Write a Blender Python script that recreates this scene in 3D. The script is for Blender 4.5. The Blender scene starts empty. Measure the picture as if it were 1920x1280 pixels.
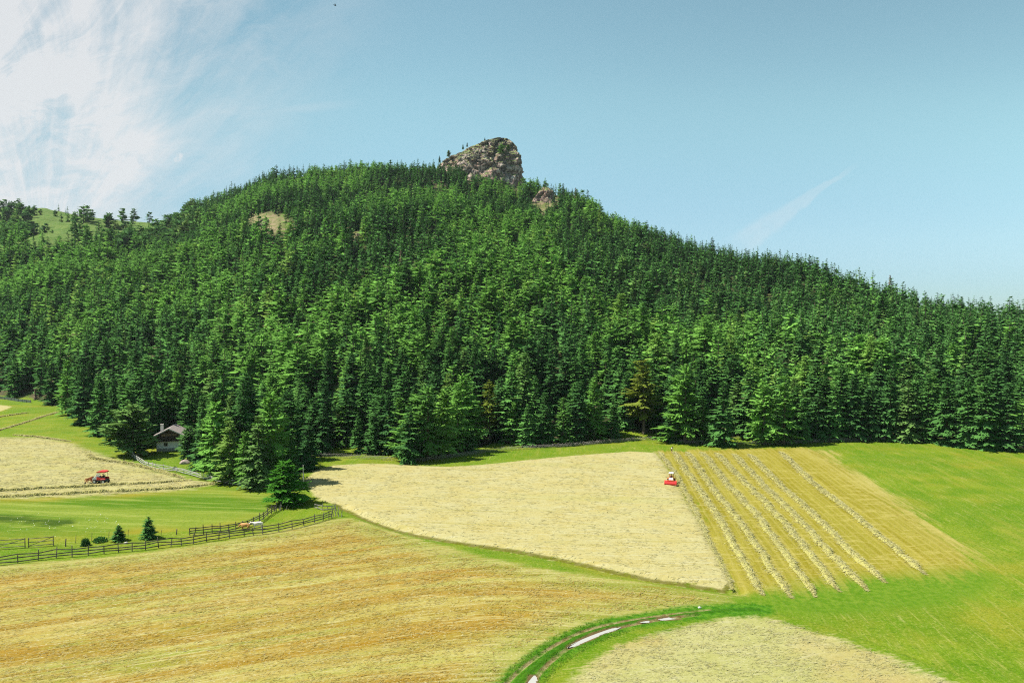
import bpy, math, random
import numpy as np
from mathutils import Vector, Matrix

# ------------------------------------------------------------------ camera, light, exposure
SC = bpy.context.scene
COL = SC.collection
H_CAM, F, PW, PH = 35.4, 1400.0, 1920.0, 1280.0
PITCH = math.atan(53.0 / F)
cam_d = bpy.data.cameras.new('camera')
cam_d.sensor_width = 36.0
cam_d.lens = 36.0 * F / PW
cam_d.clip_start, cam_d.clip_end = 0.5, 20000
cam = bpy.data.objects.new('camera', cam_d)
cam.location = (0, 0, H_CAM)
cam.rotation_euler = (math.pi / 2 - PITCH, 0, 0)
COL.objects.link(cam)
SC.camera = cam

SUN_EL = math.radians(54)
SUN_H = Vector((-0.998, 0.06, 0)).normalized()          # horizontal direction towards the sun
SUN_V = Vector((SUN_H.x * math.cos(SUN_EL), SUN_H.y * math.cos(SUN_EL), math.sin(SUN_EL)))
sun_d = bpy.data.lights.new('sun', 'SUN')
sun_d.energy, sun_d.angle, sun_d.color = 5.0, math.radians(0.5), (1.0, 0.96, 0.88)
sun = bpy.data.objects.new('sun', sun_d)
sun.rotation_euler = (-SUN_V).to_track_quat('-Z', 'Y').to_euler()
COL.objects.link(sun)
SC.view_settings.view_transform = 'Standard'
SC.view_settings.look = 'None'
SC.view_settings.exposure = 1.15
SC.view_settings.gamma = 1.0
SC.cycles.max_bounces = 6
SC.cycles.diffuse_bounces = 2
SC.cycles.glossy_bounces = 2
SC.cycles.transmission_bounces = 4
SC.cycles.volume_bounces = 0
SC.cycles.use_denoising = False
SC.cycles.filter_width = 1.1
SC.cycles.sample_clamp_indirect = 4.0

# ------------------------------------------------------------------ node expressions
class E:
    """a shader value that can be combined with + - * /"""
    def __init__(s, nt, sock): s.nt, s.s = nt, sock
    def _b(s, op, o, rev=False):
        n = s.nt.nodes.new('ShaderNodeMath'); n.operation = op
        for i, x in enumerate((o, s) if rev else (s, o)):
            if isinstance(x, E): s.nt.links.new(x.s, n.inputs[i])
            else: n.inputs[i].default_value = x
        return E(s.nt, n.outputs[0])
    def __add__(s, o): return s._b('ADD', o)
    __radd__ = __add__
    def __sub__(s, o): return s._b('SUBTRACT', o)
    def __rsub__(s, o): return s._b('SUBTRACT', o, True)
    def __mul__(s, o): return s._b('MULTIPLY', o)
    __rmul__ = __mul__
    def __truediv__(s, o): return s._b('DIVIDE', o)
    def max(s, o): return s._b('MAXIMUM', o)
    def min(s, o): return s._b('MINIMUM', o)
    def pow(s, o): return s._b('POWER', o)
    def abs(s): return s._b('ABSOLUTE', 0.0)
    def atan2(s, o): return s._b('ARCTAN2', o)
    def sqrt(s): return s._b('SQRT', 0.0)
    def sin(s): return s._b('SINE', 0.0)
    def step(s, a, b, c=0.0, d=1.0):
        n = s.nt.nodes.new('ShaderNodeMapRange'); n.interpolation_type = 'SMOOTHSTEP'
        s.nt.links.new(s.s, n.inputs[0])
        for i, v in enumerate((a, b, c, d)): n.inputs[i + 1].default_value = v
        return E(s.nt, n.outputs[0])

def vec(nt, x, y, z):
    n = nt.nodes.new('ShaderNodeCombineXYZ')
    for i, v in enumerate((x, y, z)):
        if isinstance(v, E): nt.links.new(v.s, n.inputs[i])
        else: n.inputs[i].default_value = v
    return n.outputs[0]
def noise(nt, v, scale, detail=4, rough=0.55, dist=0.0):
    n = nt.nodes.new('ShaderNodeTexNoise'); nt.links.new(v, n.inputs['Vector'])
    n.inputs['Scale'].default_value = scale; n.inputs['Detail'].default_value = detail
    n.inputs['Roughness'].default_value = rough; n.inputs['Distortion'].default_value = dist
    return E(nt, n.outputs['Fac'])
def mix(nt, f, a, b):
    n = nt.nodes.new('ShaderNodeMix'); n.data_type = 'RGBA'; n.clamp_factor = True
    if isinstance(f, E): nt.links.new(f.s, n.inputs[0])
    else: n.inputs[0].default_value = f
    for i, c in ((6, a), (7, b)):
        if isinstance(c, (tuple, list)): n.inputs[i].default_value = (*c[:3], 1)
        else: nt.links.new(c, n.inputs[i])
    return n.outputs[2]
def sep(nt, s):
    n = nt.nodes.new('ShaderNodeSeparateXYZ'); nt.links.new(s, n.inputs[0])
    return [E(nt, o) for o in n.outputs]
def lin(c):
    c = c / 255.0
    return c / 12.92 if c <= 0.04045 else ((c + 0.055) / 1.055) ** 2.4
K_ALB = 2.98                                             # display value of a sunlit surface / its albedo
def alb(r, g, b): return (lin(r) / K_ALB, lin(g) / K_ALB, lin(b) / K_ALB)

def new_mat(name):
    m = bpy.data.materials.new(name); m.use_nodes = True
    nt = m.node_tree
    b = nt.nodes['Principled BSDF']
    b.inputs['Roughness'].default_value = 0.85
    b.inputs['Specular IOR Level'].default_value = 0.15
    return m, nt, b
def plain(name, c, rough=0.7, var=0.25, scale=3.0, metal=0.0, spec=0.3):
    c = tuple(x * 0.84 for x in c)
    m, nt, b = new_mat(name)
    tc = nt.nodes.new('ShaderNodeTexCoord')
    n = noise(nt, tc.outputs['Object'], scale, 4)
    col = mix(nt, n.step(0.3, 0.7), tuple(x * (1 - var) for x in c), tuple(min(1, x * (1 + var * 0.6)) for x in c))
    nt.links.new(col, b.inputs['Base Color'])
    b.inputs['Roughness'].default_value = rough; b.inputs['Metallic'].default_value = metal
    b.inputs['Specular IOR Level'].default_value = spec
    return m

# ------------------------------------------------------------------ sky (cirrus and an old contrail lie in it)
W = bpy.data.worlds.new('World'); SC.world = W; W.use_nodes = True
nt = W.node_tree
bg = nt.nodes['Background']; bg.inputs['Strength'].default_value = 0.0636
sky = nt.nodes.new('ShaderNodeTexSky'); sky.sky_type = 'NISHITA'; sky.sun_disc = False
sky.sun_elevation = SUN_EL; sky.sun_rotation = math.atan2(SUN_H.x, SUN_H.y)
sky.altitude = 1800; sky.air_density = 1.0; sky.dust_density = 0.6; sky.ozone_density = 1.0
tc = nt.nodes.new('ShaderNodeTexCoord')
dx, dy, dz = sep(nt, tc.outputs['Generated'])
dyp = dy.max(0.05)
u, v = dx / dyp, dz / dyp                                # direction as tangents about due north
front = dy.step(0.05, 0.4)
tint = nt.nodes.new('ShaderNodeMix'); tint.data_type = 'RGBA'; tint.blend_type = 'MULTIPLY'; tint.inputs[0].default_value = 1
nt.links.new(sky.outputs[0], tint.inputs[6]); t1 = mix(nt, v.step(0.03, 0.30), (0.74, 0.86, 0.88), (1.40, 1.57, 1.13))
t1n = nt.nodes.new('ShaderNodeMix'); t1n.data_type = 'RGBA'; t1n.blend_type = 'MULTIPLY'; nt.links.new(v.step(0.11, 0.0).s, t1n.inputs[0]); nt.links.new(t1, t1n.inputs[6]); t1n.inputs[7].default_value = (0.66, 0.78, 0.92, 1); t1 = t1n.outputs[2]
nt.links.new(mix(nt, u.step(0.0, -0.75) * front, t1, mix(nt, v.step(0.0, 0.3), (0.50, 0.55, 0.57), (0.86, 0.98, 0.75))), tint.inputs[7])
SKYMUL = tint
# cirrus: a fan of strands about a point low in the west
pu, pv = u + 0.62, v - 0.05
rr = (pu * pu + pv * pv).sqrt(); th = pv.atan2(pu)
wv = vec(nt, u * 3.0, v * 5.0, 3.1)
warp = noise(nt, wv, 1.0, 4, 0.55) - 0.5
str1 = noise(nt, vec(nt, th * 5.5 + warp * 1.6, rr * 1.4 + warp * 0.6, 0.0), 1.6, 7, 0.6)
str2 = noise(nt, vec(nt, u * 2.2 + warp * 0.5, v * 3.6 - u * 1.2, 7.0), 1.7, 6, 0.55, 0.5)
# where the cloud lies: thick in the upper west, a tongue down to the hill's shoulder, thin veil beside it
def line_d(ax, ay, bx, by):
    ex, ey = bx - ax, by - ay; L = math.hypot(ex, ey)
    return ((u - ax) * (-ey / L) + (v - ay) * (ex / L)), ((u - ax) * (ex / L) + (v - ay) * (ey / L))
def P2T(x, y): return ((x - 960) / F, (587 - y) / F)
d1, l1 = line_d(*P2T(-20, 60), *P2T(320, 400))
tongue = d1.abs().step(0.0, 0.105, 1, 0) * l1.step(0.33, 0.24)
veil = (u * 1.0 - v * 0.42).step(-0.25, -0.80)
gu, gv = P2T(20, 385)
gap = (((u - gu) * 5.0).pow(2.0) + ((v - gv) * 8.0).pow(2.0)).step(0.0, 1.0, 1, 0)
str3 = noise(nt, vec(nt, u * 9.0 + v * 4.0 + warp * 2.0, v * 22.0 - u * 9.0 + warp * 3.0, 1.0), 1.0, 9, 0.70, 0.8)
body = noise(nt, vec(nt, u * 5.0 + warp, v * 6.0 + warp, 4.0), 1.0, 5, 0.55, 0.4)
cl = veil * (0.48 + (body - 0.5) * 1.6 + (str3 - 0.5) * 1.7 + (str2 - 0.5) * 1.5 + (str1 - 0.5) * 1.4) + tongue * veil.pow(0.5) * (0.22 + (body - 0.5) * 1.2 + (str3 - 0.5) * 0.8) + veil * veil * 0.15 + u.step(-0.46, -0.68) * 0.10 - gap * 0.05 + (((u + 0.593) * 6.0).pow(2.0) + ((v - 0.235) * 9.0).pow(2.0)).step(1.0, 0.0) * 0.30
cl = cl.max(0.0).min(0.92)
# one stray puff and thin level strands beside the fan
p1u, p1v = P2T(333, 297)
puff = (((u - p1u) * 60).pow(2.0) + ((v - p1v) * 110).pow(2.0)).step(0.2, 1.2, 0.75, 0)
cl = cl.max(puff * noise(nt, vec(nt, u * 60, v * 60, 0), 1.0, 3).step(0.35, 0.6))
d2, l2 = line_d(*P2T(420, 222), *P2T(720, 192))
st = (d2 + warp * 0.02).abs().step(0.0, 0.012, 1, 0) * l2.step(0.0, 0.05) * l2.step(0.215, 0.1)
cl = cl.max(st * 0.22)
# contrail
d3, l3 = line_d(*P2T(1370, 470), *P2T(1612, 303))
cw = noise(nt, vec(nt, u * 40, v * 40, 2.0), 1.0, 4)
wid = l3.step(0.0, 0.19, 0.022, 0.004)
ct = ((d3 + (cw - 0.5) * 0.012).abs() / wid).step(0.45, 1.0, 1, 0) * l3.step(-0.01, 0.04) * l3.step(0.212, 0.15) * cw.step(0.2, 0.6, 0.6, 1.0)
cl = (cl.max(ct * 0.22) * front).min(1.0)
CLOUD_C = (5.8, 5.8, 5.85)
skyc = mix(nt, cl * 0.93, tint.outputs[2], CLOUD_C)
nt.links.new(skyc, bg.inputs['Color'])

# ------------------------------------------------------------------ tables measured on the land
def a_of(x): return (x - 960.0) / F
def smooth_table(xs, ys, width=25):
    g = np.linspace(-1.6, 1.6, 1601)
    t = np.interp(g, [a_of(x) for x in xs], ys)
    k = np.hanning(width * 2 + 1); k /= k.sum()
    t = np.convolve(np.pad(t, width, mode='edge'), k, 'valid')
    return lambda a: np.interp(a, g, t)
slope_start = smooth_table([-900, -300, 0, 150, 300, 600, 1000, 1400, 1920, 2600], [330, 330, 312, 275, 240, 218, 214, 209, 205, 205])
ridge_dist = smooth_table([-600, -300, 0, 300, 500, 700, 900, 1000, 1140, 1300, 1500, 1700, 1920, 2300], [950, 950, 900, 850, 780, 740, 720, 700, 640, 590, 520, 460, 420, 400], 18)
SKX = [-600, -300, 0, 84, 146, 233, 288, 321, 380, 437, 496, 540, 600, 680, 760, 830, 985, 1040, 1100, 1140, 1250, 1350, 1500, 1600, 1640, 1750, 1850, 1920, 2200]
SKY_ = [405, 400, 388, 389, 402, 413, 417, 411, 388, 369, 340, 334, 328, 326, 327, 326, 356, 364, 388, 424, 458, 485, 515, 548, 555, 580, 593, 596, 620]
sky_tan = smooth_table(SKX, [(587 - y) / F for y in SKY_], 6)

RNG = np.random.default_rng(7)
_perm = RNG.random((256, 256))
def vnoise(x, y):
    xi, yi = np.floor(x).astype(int), np.floor(y).astype(int)
    fx, fy = x - xi, y - yi
    fx, fy = fx * fx * (3 - 2 * fx), fy * fy * (3 - 2 * fy)
    p = lambda i, j: _perm[i % 256, j % 256]
    return (p(xi, yi) * (1 - fx) + p(xi + 1, yi) * fx) * (1 - fy) + (p(xi, yi + 1) * (1 - fx) + p(xi + 1, yi + 1) * fx) * fy
def fbm(x, y, o=4):
    s, a, t = 0, 0.5, 0
    for k in range(o):
        s = s + a * vnoise(x * 2 ** k + 17.3 * k, y * 2 ** k + 5.1 * k); t += a; a *= 0.5
    return s / t
def smax(a, b, k): return 0.5 * (a + b + np.sqrt((a - b) ** 2 + k * k))
def smin(a, b, k): return 0.5 * (a + b - np.sqrt((a - b) ** 2 + k * k))
def hill_t(X, Y):
    a = X / np.maximum(Y, 50.0)
    De, Dr = slope_start(a), ridge_dist(a)
    return (Y - De) / (Dr - De)
def terrain(X, Y):
    X, Y = np.asarray(X, float), np.asarray(Y, float)
    a = X / np.maximum(Y, 50.0)
    De, Dr = slope_start(a), ridge_dist(a)
    Zr = H_CAM + sky_tan(a) * Dr
    t = (Y - De) / (Dr - De)
    z = smin(Zr * t, Zr - 0.4 * (Y - Dr), 3.0)
    z = smax(z, 0.0, 1.2) - 0.6 / (1 + np.abs(t) * 30)
    w = np.clip(t * 2.5, 0, 1) * np.clip((1.0 - t) * 5, 0, 1)
    z = z + w * ((fbm(X / 95 + 3, Y / 120 + 9, 3) - 0.5) * 26 + (fbm(X / 28, Y / 28, 3) - 0.5) * 5)
    wr = np.clip(t * 6, 0, 1) * np.clip((1.15 - t) * 6, 0, 1)
    z = z + wr * (fbm(X / 14 + 40, Y / 14, 2) - 0.5) * 2.2
    z = z + (fbm(X / 34 + 11, Y / 30 + 2, 2) - 0.5) * 0.7 * np.clip(1 - t, 0, 1)
    return z
CP, SP = math.cos(PITCH), math.sin(PITCH)
def ray(px, py):
    x, y = (np.asarray(px, float) - 960) / F, (640 - np.asarray(py, float)) / F
    return x, CP + y * SP, -SP + y * CP                   # direction, camera pitched down
def ground_at(px, py, far=1200.0):
    """where the sight line to a photo point meets the land"""
    dx, dy, dz = ray(px, py)
    ts = np.geomspace(40, far, 1400)
    X, Y, Z = dx * ts, dy * ts, H_CAM + dz * ts
    below = Z < terrain(X, Y)
    i = int(np.argmax(below)) if below.any() else len(ts) - 1
    lo, hi = ts[max(i - 1, 0)], ts[i]
    for _ in range(14):
        m = 0.5 * (lo + hi)
        if H_CAM + dz * m < terrain(dx * m, dy * m): hi = m
        else: lo = m
    return float(dx * hi), float(dy * hi)
def project(X, Y, Z):
    y2, z2 = Y * CP - (Z - H_CAM) * SP, Y * SP + (Z - H_CAM) * CP
    return 960 + F * X / y2, 640 - F * z2 / y2
def gz(x, y): return float(terrain(x, y))
def line_at(pts): return np.array([ground_at(*p) for p in pts])
def dense(P, step):
    out = [P[0]]
    for a, b in zip(P[:-1], P[1:]):
        n = max(1, int(round(np.linalg.norm(b - a) / step)))
        for k in range(1, n + 1): out.append(a + (b - a) * k / n)
    return np.array(out)
def soften(P, n=2):
    for _ in range(n):
        Q = [P[0]]
        for a, b in zip(P[:-1], P[1:]): Q += [0.75 * a + 0.25 * b, 0.25 * a + 0.75 * b]
        P = np.array(Q + [P[-1]])
    return P
def poly_sd(X, Y, P):
    """signed distance to a polygon, positive inside"""
    d = np.full(X.shape, 1e9); ins = np.zeros(X.shape, bool)
    for (ax, ay), (bx, by) in zip(P, np.roll(P, -1, axis=0)):
        ex, ey = bx - ax, by - ay
        t = np.clip(((X - ax) * ex + (Y - ay) * ey) / (ex * ex + ey * ey + 1e-12), 0, 1)
        d = np.minimum(d, (X - ax - t * ex) ** 2 + (Y - ay - t * ey) ** 2)
        if by != ay:
            c = ((ay > Y) != (by > Y)) & (X < ex * (Y - ay) / (by - ay) + ax)
            ins ^= c
    d = np.sqrt(d)
    return np.where(ins, d, -d)
def line_dist(X, Y, P):
    d = np.full(X.shape, 1e9)
    for (ax, ay), (bx, by) in zip(P[:-1], P[1:]):
        ex, ey = bx - ax, by - ay
        t = np.clip(((X - ax) * ex + (Y - ay) * ey) / (ex * ex + ey * ey + 1e-12), 0, 1)
        d = np.minimum(d, (X - ax - t * ex) ** 2 + (Y - ay - t * ey) ** 2)
    return np.sqrt(d)

# ------------------------------------------------------------------ object helpers
def tag(o, label=None, cat=None, group=None, kind=None):
    if label: o['label'] = label
    if cat: o['category'] = cat
    if group: o['group'] = group
    if kind: o['kind'] = kind
    return o
def empty(name, loc, rz=0.0):
    o = bpy.data.objects.new(name, None); COL.objects.link(o)
    o.location = loc; o.rotation_euler = (0, 0, rz); o.empty_display_size = 0.3
    return o
def np_mesh(name, V, faces_n, mat, smooth=False):
    """V (n,3); faces: dict size -> (m,size) index array"""
    me = bpy.data.meshes.new(name)
    V = np.asarray(V, np.float32)
    me.vertices.add(len(V)); me.vertices.foreach_set('co', V.ravel())
    loops = np.concatenate([f.ravel() for f in faces_n]).astype(np.int32)
    tot = np.concatenate([np.full(len(f), f.shape[1]) for f in faces_n]).astype(np.int32)
    start = np.concatenate([[0], np.cumsum(tot)[:-1]]).astype(np.int32)
    me.loops.add(len(loops)); me.loops.foreach_set('vertex_index', loops)
    me.polygons.add(len(tot)); me.polygons.foreach_set('loop_start', start); me.polygons.foreach_set('loop_total', tot)
    if smooth: me.polygons.foreach_set('use_smooth', np.ones(len(tot), bool))
    me.update(calc_edges=True)
    for m in (mat if isinstance(mat, (list, tuple)) else [mat]): me.materials.append(m)
    return me
def link(name, me, parent=None, loc=(0, 0, 0)):
    o = bpy.data.objects.new(name, me); COL.objects.link(o)
    o.location = loc
    if parent: o.parent = parent
    return o
class MB:
    def __init__(s): s.v, s.f = [], []
    def add(s, vs, fs):
        n = len(s.v); s.v += [tuple(p) for p in vs]; s.f += [tuple(i + n for i in f) for f in fs]; return s
    def box(s, c, d, rot=None, bev=0.0):
        hx, hy, hz = d[0] / 2, d[1] / 2, d[2] / 2
        vs = [Vector((x, y, z)) for z in (-hz, hz) for x, y in ((-hx, -hy), (hx, -hy), (hx, hy), (-hx, hy))]
        if bev:                                            # chamfered upright edges and top
            b = min(bev, hx * .9, hy * .9, hz * .9)
            ring = lambda z, q: [Vector((sx * (hx - (q if k else 0)), sy * (hy - (0 if k else q)), z)) for sx, sy, k in ((-1, -1, 1), (1, -1, 1), (1, -1, 0), (1, 1, 0), (1, 1, 1), (-1, 1, 1), (-1, 1, 0), (-1, -1, 0))]
            r = [[p * 1 for p in ring(-hz, b)], [p * 1 for p in ring(hz - b, b)], [Vector((p.x * (hx - b) / hx, p.y * (hy - b) / hy, hz)) for p in ring(hz, b)]]
            vs = r[0] + r[1] + r[2]
            fs = [(k * 8 + i, k * 8 + (i + 1) % 8, k * 8 + 8 + (i + 1) % 8, k * 8 + 8 + i) for k in (0, 1) for i in range(8)] + [tuple(range(7, -1, -1)), tuple(range(16, 24))]
        else:
            fs = [(3, 2, 1, 0), (4, 5, 6, 7), (0, 1, 5, 4), (1, 2, 6, 5), (2, 3, 7, 6), (3, 0, 4, 7)]
        if rot: vs = [rot @ p for p in vs]
        c = Vector(c)
        return s.add([p + c for p in vs], fs)
    def tube(s, pts, rs, n=8, cap=True):
        pts = [Vector(p) for p in pts]
        if not isinstance(rs, (list, tuple)): rs = [rs] * len(pts)
        vs, fs = [], []
        for i, p in enumerate(pts):
            d = (pts[min(i + 1, len(pts) - 1)] - pts[max(i - 1, 0)]).normalized()
            q = d.to_track_quat('Z', 'Y')
            for k in range(n):
                t = 2 * math.pi * k / n
                vs.append(p + q @ Vector((math.cos(t) * rs[i], math.sin(t) * rs[i], 0)))
        for i in range(len(pts) - 1):
            for k in range(n):
                a, b = i * n + k, i * n + (k + 1) % n
                fs.append((a, b, b + n, a + n))
        if cap:
            fs.append(tuple(range(n - 1, -1, -1))); fs.append(tuple(range((len(pts) - 1) * n, len(pts) * n)))
        return s.add(vs, fs)
    def prism(s, prof, y0, y1):
        """profile in x,z pushed along y"""
        n = len(prof)
        vs = [(x, y0, z) for x, z in prof] + [(x, y1, z) for x, z in prof]
        fs = [tuple(range(n)), tuple(range(2 * n - 1, n - 1, -1))] + [(i, i + n, (i + 1) % n + n, (i + 1) % n) for i in range(n)]
        return s.add(vs, fs)
    def build(s, name, mat, parent=None, smooth=False):
        me = bpy.data.meshes.new(name); me.from_pydata(s.v, [], s.f); me.materials.append(mat)
        if smooth: me.polygons.foreach_set('use_smooth', [True] * len(me.polygons))
        me.update()
        import bmesh
        b = bmesh.new(); b.from_mesh(me); bmesh.ops.recalc_face_normals(b, faces=b.faces); b.to_mesh(me); b.free()
        return link(name, me, parent)
def copy_tree(o, parent=None):
    c = o.copy(); COL.objects.link(c)
    if parent: c.parent = parent
    for ch in o.children: copy_tree(ch, c)
    return c

# ------------------------------------------------------------------ the land: where each crop, track and clearing lies
def region(pts, s=1): return soften(np.vstack([line_at(pts), line_at(pts[:1])]), s)[:-1] if s else line_at(pts)
R_GOLD = region([(-500, 1085), (-200, 1075), (0, 1066), (250, 1044), (480, 1009), (560, 993), (640, 972), (690, 985), (760, 1010), (900, 1050), (1100, 1090), (1370, 1118), (1290, 1134), (1200, 1140), (1090, 1160), (1000, 1195), (930, 1265), (860, 1400), (300, 1700), (-900, 1600), (-900, 1100)])
R_MID = region([(572, 900), (600, 874), (700, 868), (830, 876), (900, 872), (1050, 856), (1225, 843), (1245, 870), (1300, 960), (1350, 1050), (1382, 1106), (1290, 1092), (1200, 1079), (1000, 1034), (850, 1012), (760, 995), (690, 972), (640, 948), (590, 935)])
R_ROWS = region([(1232, 846), (1400, 842), (1535, 840), (1570, 865), (1640, 915), (1740, 985), (1835, 1062), (1780, 1082), (1640, 1080), (1500, 1105), (1400, 1112), (1382, 1106), (1350, 1050), (1300, 960)])
R_NEARHAY = region([(1030, 1320), (1130, 1222), (1220, 1186), (1380, 1153), (1450, 1158), (1575, 1196), (1742, 1262), (1890, 1330), (2000, 1460), (1500, 1700), (900, 1600)])
R_LEFTHAY = region([(-300, 822), (60, 818), (130, 828), (175, 848), (240, 868), (310, 886), (360, 900), (420, 906), (340, 920), (200, 928), (0, 934), (-300, 940)])
R_LAWN = region([(-300, 942), (0, 934), (200, 928), (350, 918), (430, 912), (505, 930), (512, 955), (440, 985), (340, 998), (-300, 1015)])
R_DARKG = region([(-200, 962), (0, 964), (60, 968), (130, 972), (155, 978), (130, 985), (60, 983), (0, 978), (-200, 976)])
R_FARHAY = region([(-300, 758), (0, 759), (22, 762), (12, 767), (0, 771), (-300, 775)], 0)
R_GREENEND = region([(1330, 1128), (1480, 1100), (1560, 1085), (1640, 1078), (1830, 1064), (1870, 1095), (1800, 1125), (1600, 1150), (1450, 1145)])
TRACK_L = soften(line_at([(905, 1330), (950, 1277), (985, 1245), (1040, 1207), (1100, 1178), (1180, 1161), (1250, 1151), (1330, 1142)]))
TRACK_R = soften(line_at([(965, 1330), (997, 1277), (1027, 1243), (1066, 1212), (1115, 1190), (1170, 1172), (1250, 1158), (1310, 1151)]))
PUD1 = line_at([(1063, 1212), (1085, 1199), (1115, 1186), (1150, 1176), (1168, 1174), (1150, 1182), (1128, 1188), (1110, 1198), (1085, 1208), (1070, 1213)])
PUD2 = line_at([(1232, 1158), (1252, 1155), (1258, 1158), (1276, 1160), (1250, 1162), (1238, 1161)])
PUD3 = line_at([(986, 1290), (993, 1266), (1006, 1264), (1008, 1272), (1000, 1296)])
PUD4 = line_at([(1198, 1165), (1212, 1162), (1222, 1164), (1214, 1167)])
TRACK_MID = soften(line_at([(930, 1330), (972, 1277), (1005, 1245), (1052, 1210), (1107, 1184), (1175, 1166), (1250, 1154), (1330, 1145), (1420, 1141)]))
FOLD = soften(line_at([(640, 950), (700, 976), (770, 998), (850, 1014), (1000, 1037), (1200, 1082), (1382, 1108)]))
PATCH = [(500, 418, 54, 25), (340, 482, 18, 7), (667, 450, 8, 22), (545, 425, 25, 12), (1022, 380, 40, 22), (893, 335, 30, 8)]     # bare ground on the hill
CLEAR = [(1392, 775, 10, 32), (1345, 785, 20, 10), (1190, 795, 10, 14)]
FE_X = [-300, 0, 60, 110, 150, 190, 225, 262, 285, 300, 352, 366, 400, 440, 480, 520, 555, 575, 600, 640, 745, 760, 800, 870, 930, 1000, 1100, 1180, 1240, 1310, 1380, 1450, 1550, 1650, 1750, 1850, 1920, 2300]
FE_Y = [742, 743, 748, 764, 785, 808, 828, 846, 838, 826, 826, 868, 886, 900, 908, 914, 902, 878, 848, 838, 850, 862, 858, 848, 832, 834, 824, 810, 820, 828, 822, 829, 822, 820, 826, 838, 842, 850]
FE = np.array([ground_at(x, y) for x, y in zip(FE_X, FE_Y)])
FE_a, FE_d = FE[:, 0] / FE[:, 1], FE[:, 1]
def edge_dist(a): return np.interp(a, FE_a, FE_d)

# terrain grid: even in the picture near, one sheet to the horizon
aa = np.concatenate([np.linspace(-2, -0.86, 40)[:-1], np.linspace(-0.86, 0.86, 820), np.linspace(0.86, 2, 40)[1:]])
yy = np.concatenate([np.linspace(-300, 48, 30)[:-1], np.geomspace(48, 320, 620)[:-1], np.geomspace(320, 1000, 230)[:-1], np.geomspace(1000, 3200, 40)])
A, Yg = np.meshgrid(aa, yy)
Xg = A * np.maximum(Yg, 50.0)
X, Y = Xg.ravel(), Yg.ravel()
Z = terrain(X, Y)
near = (Y > 40) & (Y < 330) & (np.abs(X / np.maximum(Y, 50)) < 1.2)
def sdf(P, fill=-50.0):
    o = np.full(X.shape, fill); o[near] = poly_sd(X[near], Y[near], P); return np.clip(o, -50, 50)
def ldf(P):
    o = np.full(X.shape, 50.0); o[near] = line_dist(X[near], Y[near], P); return np.clip(o, 0, 50)
s_gold, s_mid, s_rows, s_near = sdf(R_GOLD), sdf(R_MID), sdf(R_ROWS), sdf(R_NEARHAY)
s_left, s_lawn, s_dark, s_far, s_gend = sdf(R_LEFTHAY), sdf(R_LAWN), sdf(R_DARKG), sdf(R_FARHAY), sdf(R_GREENEND)
d_tl, d_tr, d_tm, d_fold = ldf(TRACK_L), ldf(TRACK_R), ldf(TRACK_MID), ldf(FOLD)
s_pud = np.maximum.reduce([sdf(p) for p in (PUD1, PUD2, PUD3, PUD4)])
px, py = project(X, np.maximum(Y, 30), Z)
patch = np.full(X.shape, -1.0)
for cx, cy, rx, ry in PATCH: patch = np.maximum(patch, np.where(Y > 150, 1 - np.hypot((px - cx) / rx, (py - cy) / ry), -1))
clear = np.full(X.shape, -1.0)
for cx, cy, rx, ry in CLEAR: clear = np.maximum(clear, np.where(Y > 150, 1 - np.hypot((px - cx) / rx, (py - cy) / ry), -1))
patch = np.clip(np.maximum(patch, clear), -1, 1)
ht = np.clip(hill_t(X, Y), -1, 1.5)
wood = np.clip((Y - edge_dist(X / np.maximum(Y, 50))) / 6.0, -1, 1)
west = ((Y > 300) & (py < np.interp(px, [-400, 0, 100, 200, 290, 325, 345, 360], [494, 490, 478, 465, 452, 432, 414, 0]))).astype(float)   # open pasture on the western shoulder
wood = np.where(west > 0.5, -1, wood)
# ruts and puddle beds sink, middle strip stands
Z = Z - 0.16 * np.exp(-(d_tl / 0.28) ** 2) - 0.16 * np.exp(-(d_tr / 0.28) ** 2) + 0.10 * np.exp(-(d_tm / 0.35) ** 2)
Z = Z - 0.55 * np.exp(-(d_fold / 1.1) ** 2) * (s_mid < 1.0)
Z = Z + 0.20 * np.clip(s_mid / 1.3 + fbm(X / 1.5, Y / 1.5, 2) - 0.4, 0, 1)
# direction of mowing per crop: u across, v along
gx = X + 20
u_gold = Y - 0.40 * X + 0.0085 * np.maximum(gx, 0) ** 2 + (fbm(X / 30, Y / 30, 2) - .5) * 5
v_gold = X
u_rows, v_rows = X - 0.115 * Y, Y
u_mid, v_mid = Y + 0.12 * X, X
fu, fv = u_rows.copy(), v_rows.copy()
sel = s_gold > -3
fu[sel], fv[sel] = u_gold[sel], v_gold[sel]
sel = (s_mid > -3) & (s_mid > s_gold) & (s_rows < -0.1); fu[sel], fv[sel] = u_mid[sel], v_mid[sel]
sel = (X / np.maximum(Y, 50) < -0.31) & (s_gold < -1) & (s_mid < 0); fu[sel], fv[sel] = u_mid[sel], v_mid[sel]
sel = s_near > -2; fu[sel], fv[sel] = (Y - 0.25 * X)[sel], X[sel]
nr, nc = A.shape
idx = np.arange(nr * nc).reshape(nr, nc)
Q = np.stack([idx[:-1, :-1], idx[:-1, 1:], idx[1:, 1:], idx[1:, :-1]], -1).reshape(-1, 4)

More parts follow.
